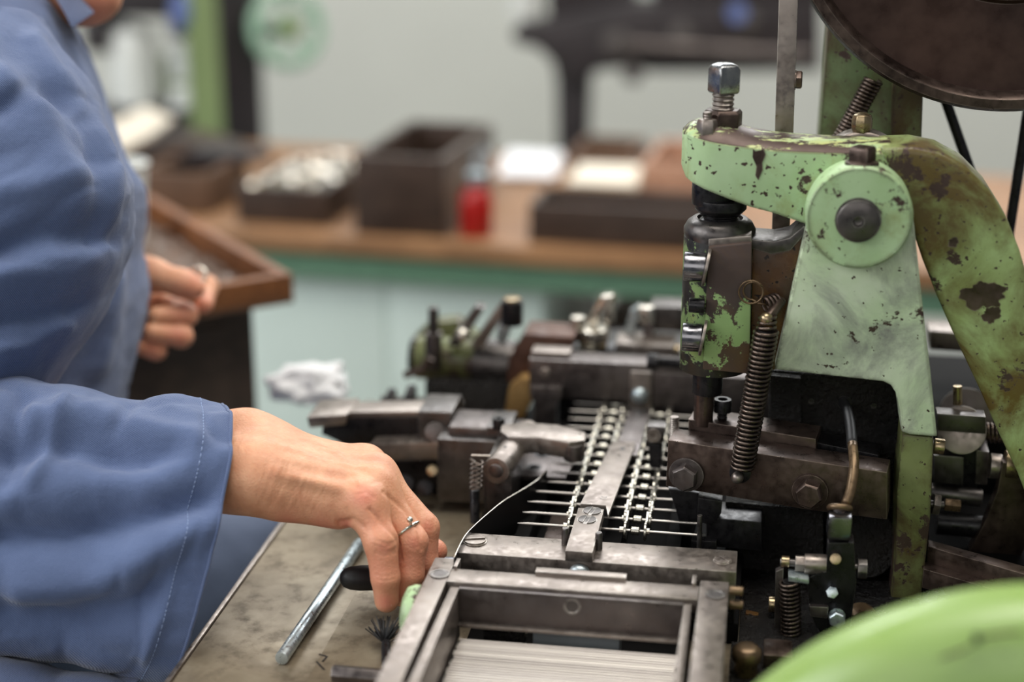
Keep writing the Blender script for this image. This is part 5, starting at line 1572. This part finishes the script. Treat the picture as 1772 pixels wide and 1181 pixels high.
# upper sleeve
upper = [((66, 26), (-190, 60), 1.18, 60, 0), ((100, 78), (-240, 160), 1.16, 80, 0), ((142, 130), (-280, 270), 1.145, 88, 0), ((172, 200), (-300, 380), 1.135, 90, 0), ((205, 275), (-310, 480), 1.13, 90, 0), ((231, 345), (-320, 570), 1.13, 90, 0),
         ((220, 436), (-330, 650), 1.13, 86, 0), ((170, 545), (-340, 730), 1.13, 80, 0), ((100, 640), (-345, 800), 1.13, 72, 0), ((40, 720), (-350, 880), 1.13, 60, 0)]
fold2 = [([(60, 60), (130, 150), (180, 260), (215, 340)], 12, 3.5), ([(20, 90), (90, 130), (140, 200)], 26, -5), ([(0, 130), (60, 190), (110, 300)], 30, 5), ([(0, 190), (60, 150), (110, 170)], 20, -4), ([(170, 190), (185, 270), (195, 350), (190, 430)], 13, 3.5),
         ([(150, 215), (160, 300), (165, 380)], 14, -3), ([(0, 330), (80, 320), (160, 330)], 40, 5), ([(0, 430), (90, 400), (200, 410)], 24, -5), ([(0, 480), (80, 470), (170, 450)], 26, 3.5), ([(0, 545), (70, 540), (140, 520)], 20, -4.5), ([(0, 610), (50, 600), (110, 570)], 18, 3.5)]
sl2, rows2 = tube_cloth(upper, 110, 110, fold2, 'coat_upper_sleeve', m_coat, 0, pr_)
# coat body (front edge of the chest is the right-hand silhouette)
chest = [((66, -30), (-420, -10), 1.32, 90, 0), ((96, 4), (-440, 30), 1.31, 130, 0), ((128, 62), (-450, 110), 1.30, 160, 0), ((158, 140), (-450, 190), 1.30, 165, 0), ((184, 205), (-450, 260), 1.30, 165, 0), ((212, 270), (-450, 330), 1.30, 165, 0), ((243, 338), (-450, 400), 1.30, 165, 0), ((234, 430), (-450, 500), 1.30, 165, 0), ((243, 515), (-450, 590), 1.30, 165, 0),
         ((226, 600), (-450, 680), 1.30, 165, 0), ((205, 690), (-450, 780), 1.30, 165, 0), ((200, 800), (-450, 900), 1.30, 165, 0), ((205, 930), (-440, 1080), 1.30, 160, 0), ((215, 1060), (-420, 1300), 1.32, 150, 0)]
fold3 = [([(243, 345), (238, 430), (225, 520)], 9, -3), ([(200, 480), (190, 560), (170, 640)], 14, 4), ([(225, 540), (215, 620)], 10, -3)]
sl3, rows3 = tube_cloth(chest, 110, 110, fold3, 'coat_body', m_coat, 0, pr_)
# lap of the coat beside the bench
lap = [((-120, 950), (-120, 1420), 1.38, 90, 0), ((120, 900), (60, 1330), 1.38, 90, 0), ((300, 870), (220, 1260), 1.39, 84, 0), ((420, 866), (340, 1200), 1.40, 80, 0), ((500, 870), (430, 1140), 1.41, 70, 0), ((545, 910), (510, 1080), 1.42, 30, 0)]
# collar
bb = B()
cp = [DP(84, -24, 1.255), DP(112, 24, 1.25), DP(124, 49, 1.245), DP(161, 23, 1.262), DP(140, 2, 1.28), DP(120, -30, 1.29)]
bb.prism(cp, Vector((0, .006, 0)))
obj('collar', bb, m_coat_dark, pr_, 1.2, 60)
cpf = [DP(60, -24, 1.40), DP(100, 10, 1.39), DP(128, -10, 1.35), DP(110, -40, 1.35)]
obj('collar', B().prism(cpf, Vector((0, .006, 0))), m_coat_dark, pr_, 1.2, 60)
lp, rws = tube_cloth(lap, 40, 48, [], 'trouser_leg', m_jean, 0, pr_)
# lower skirt of the coat at the bottom left corner
sk = [((-200, 1120), (-260, 1330), 1.06, 40, 0), ((0, 1136), (-60, 1320), 1.06, 40, 0), ((110, 1160), (60, 1330), 1.06, 36, 0), ((240, 1178), (200, 1340), 1.06, 30, 0)]
tube_cloth(sk, 40, 40, [], 'coat_skirt', m_coat_dark, 0, pr_)

# ---- small wire link pinched by the left hand
P_ = [DP(322, 470, 1.375), DP(338, 462, 1.372), DP(354, 466, 1.372), DP(356, 480, 1.37), DP(346, 496, 1.366), DP(338, 508, 1.362)]
wl = obj('wire_link', B().tube(smooth_path(P_), .0016, 8), m_bright, None, 0, 180)
tag(wl, 'small bent bright wire pinched between the left fingertips', 'wire')
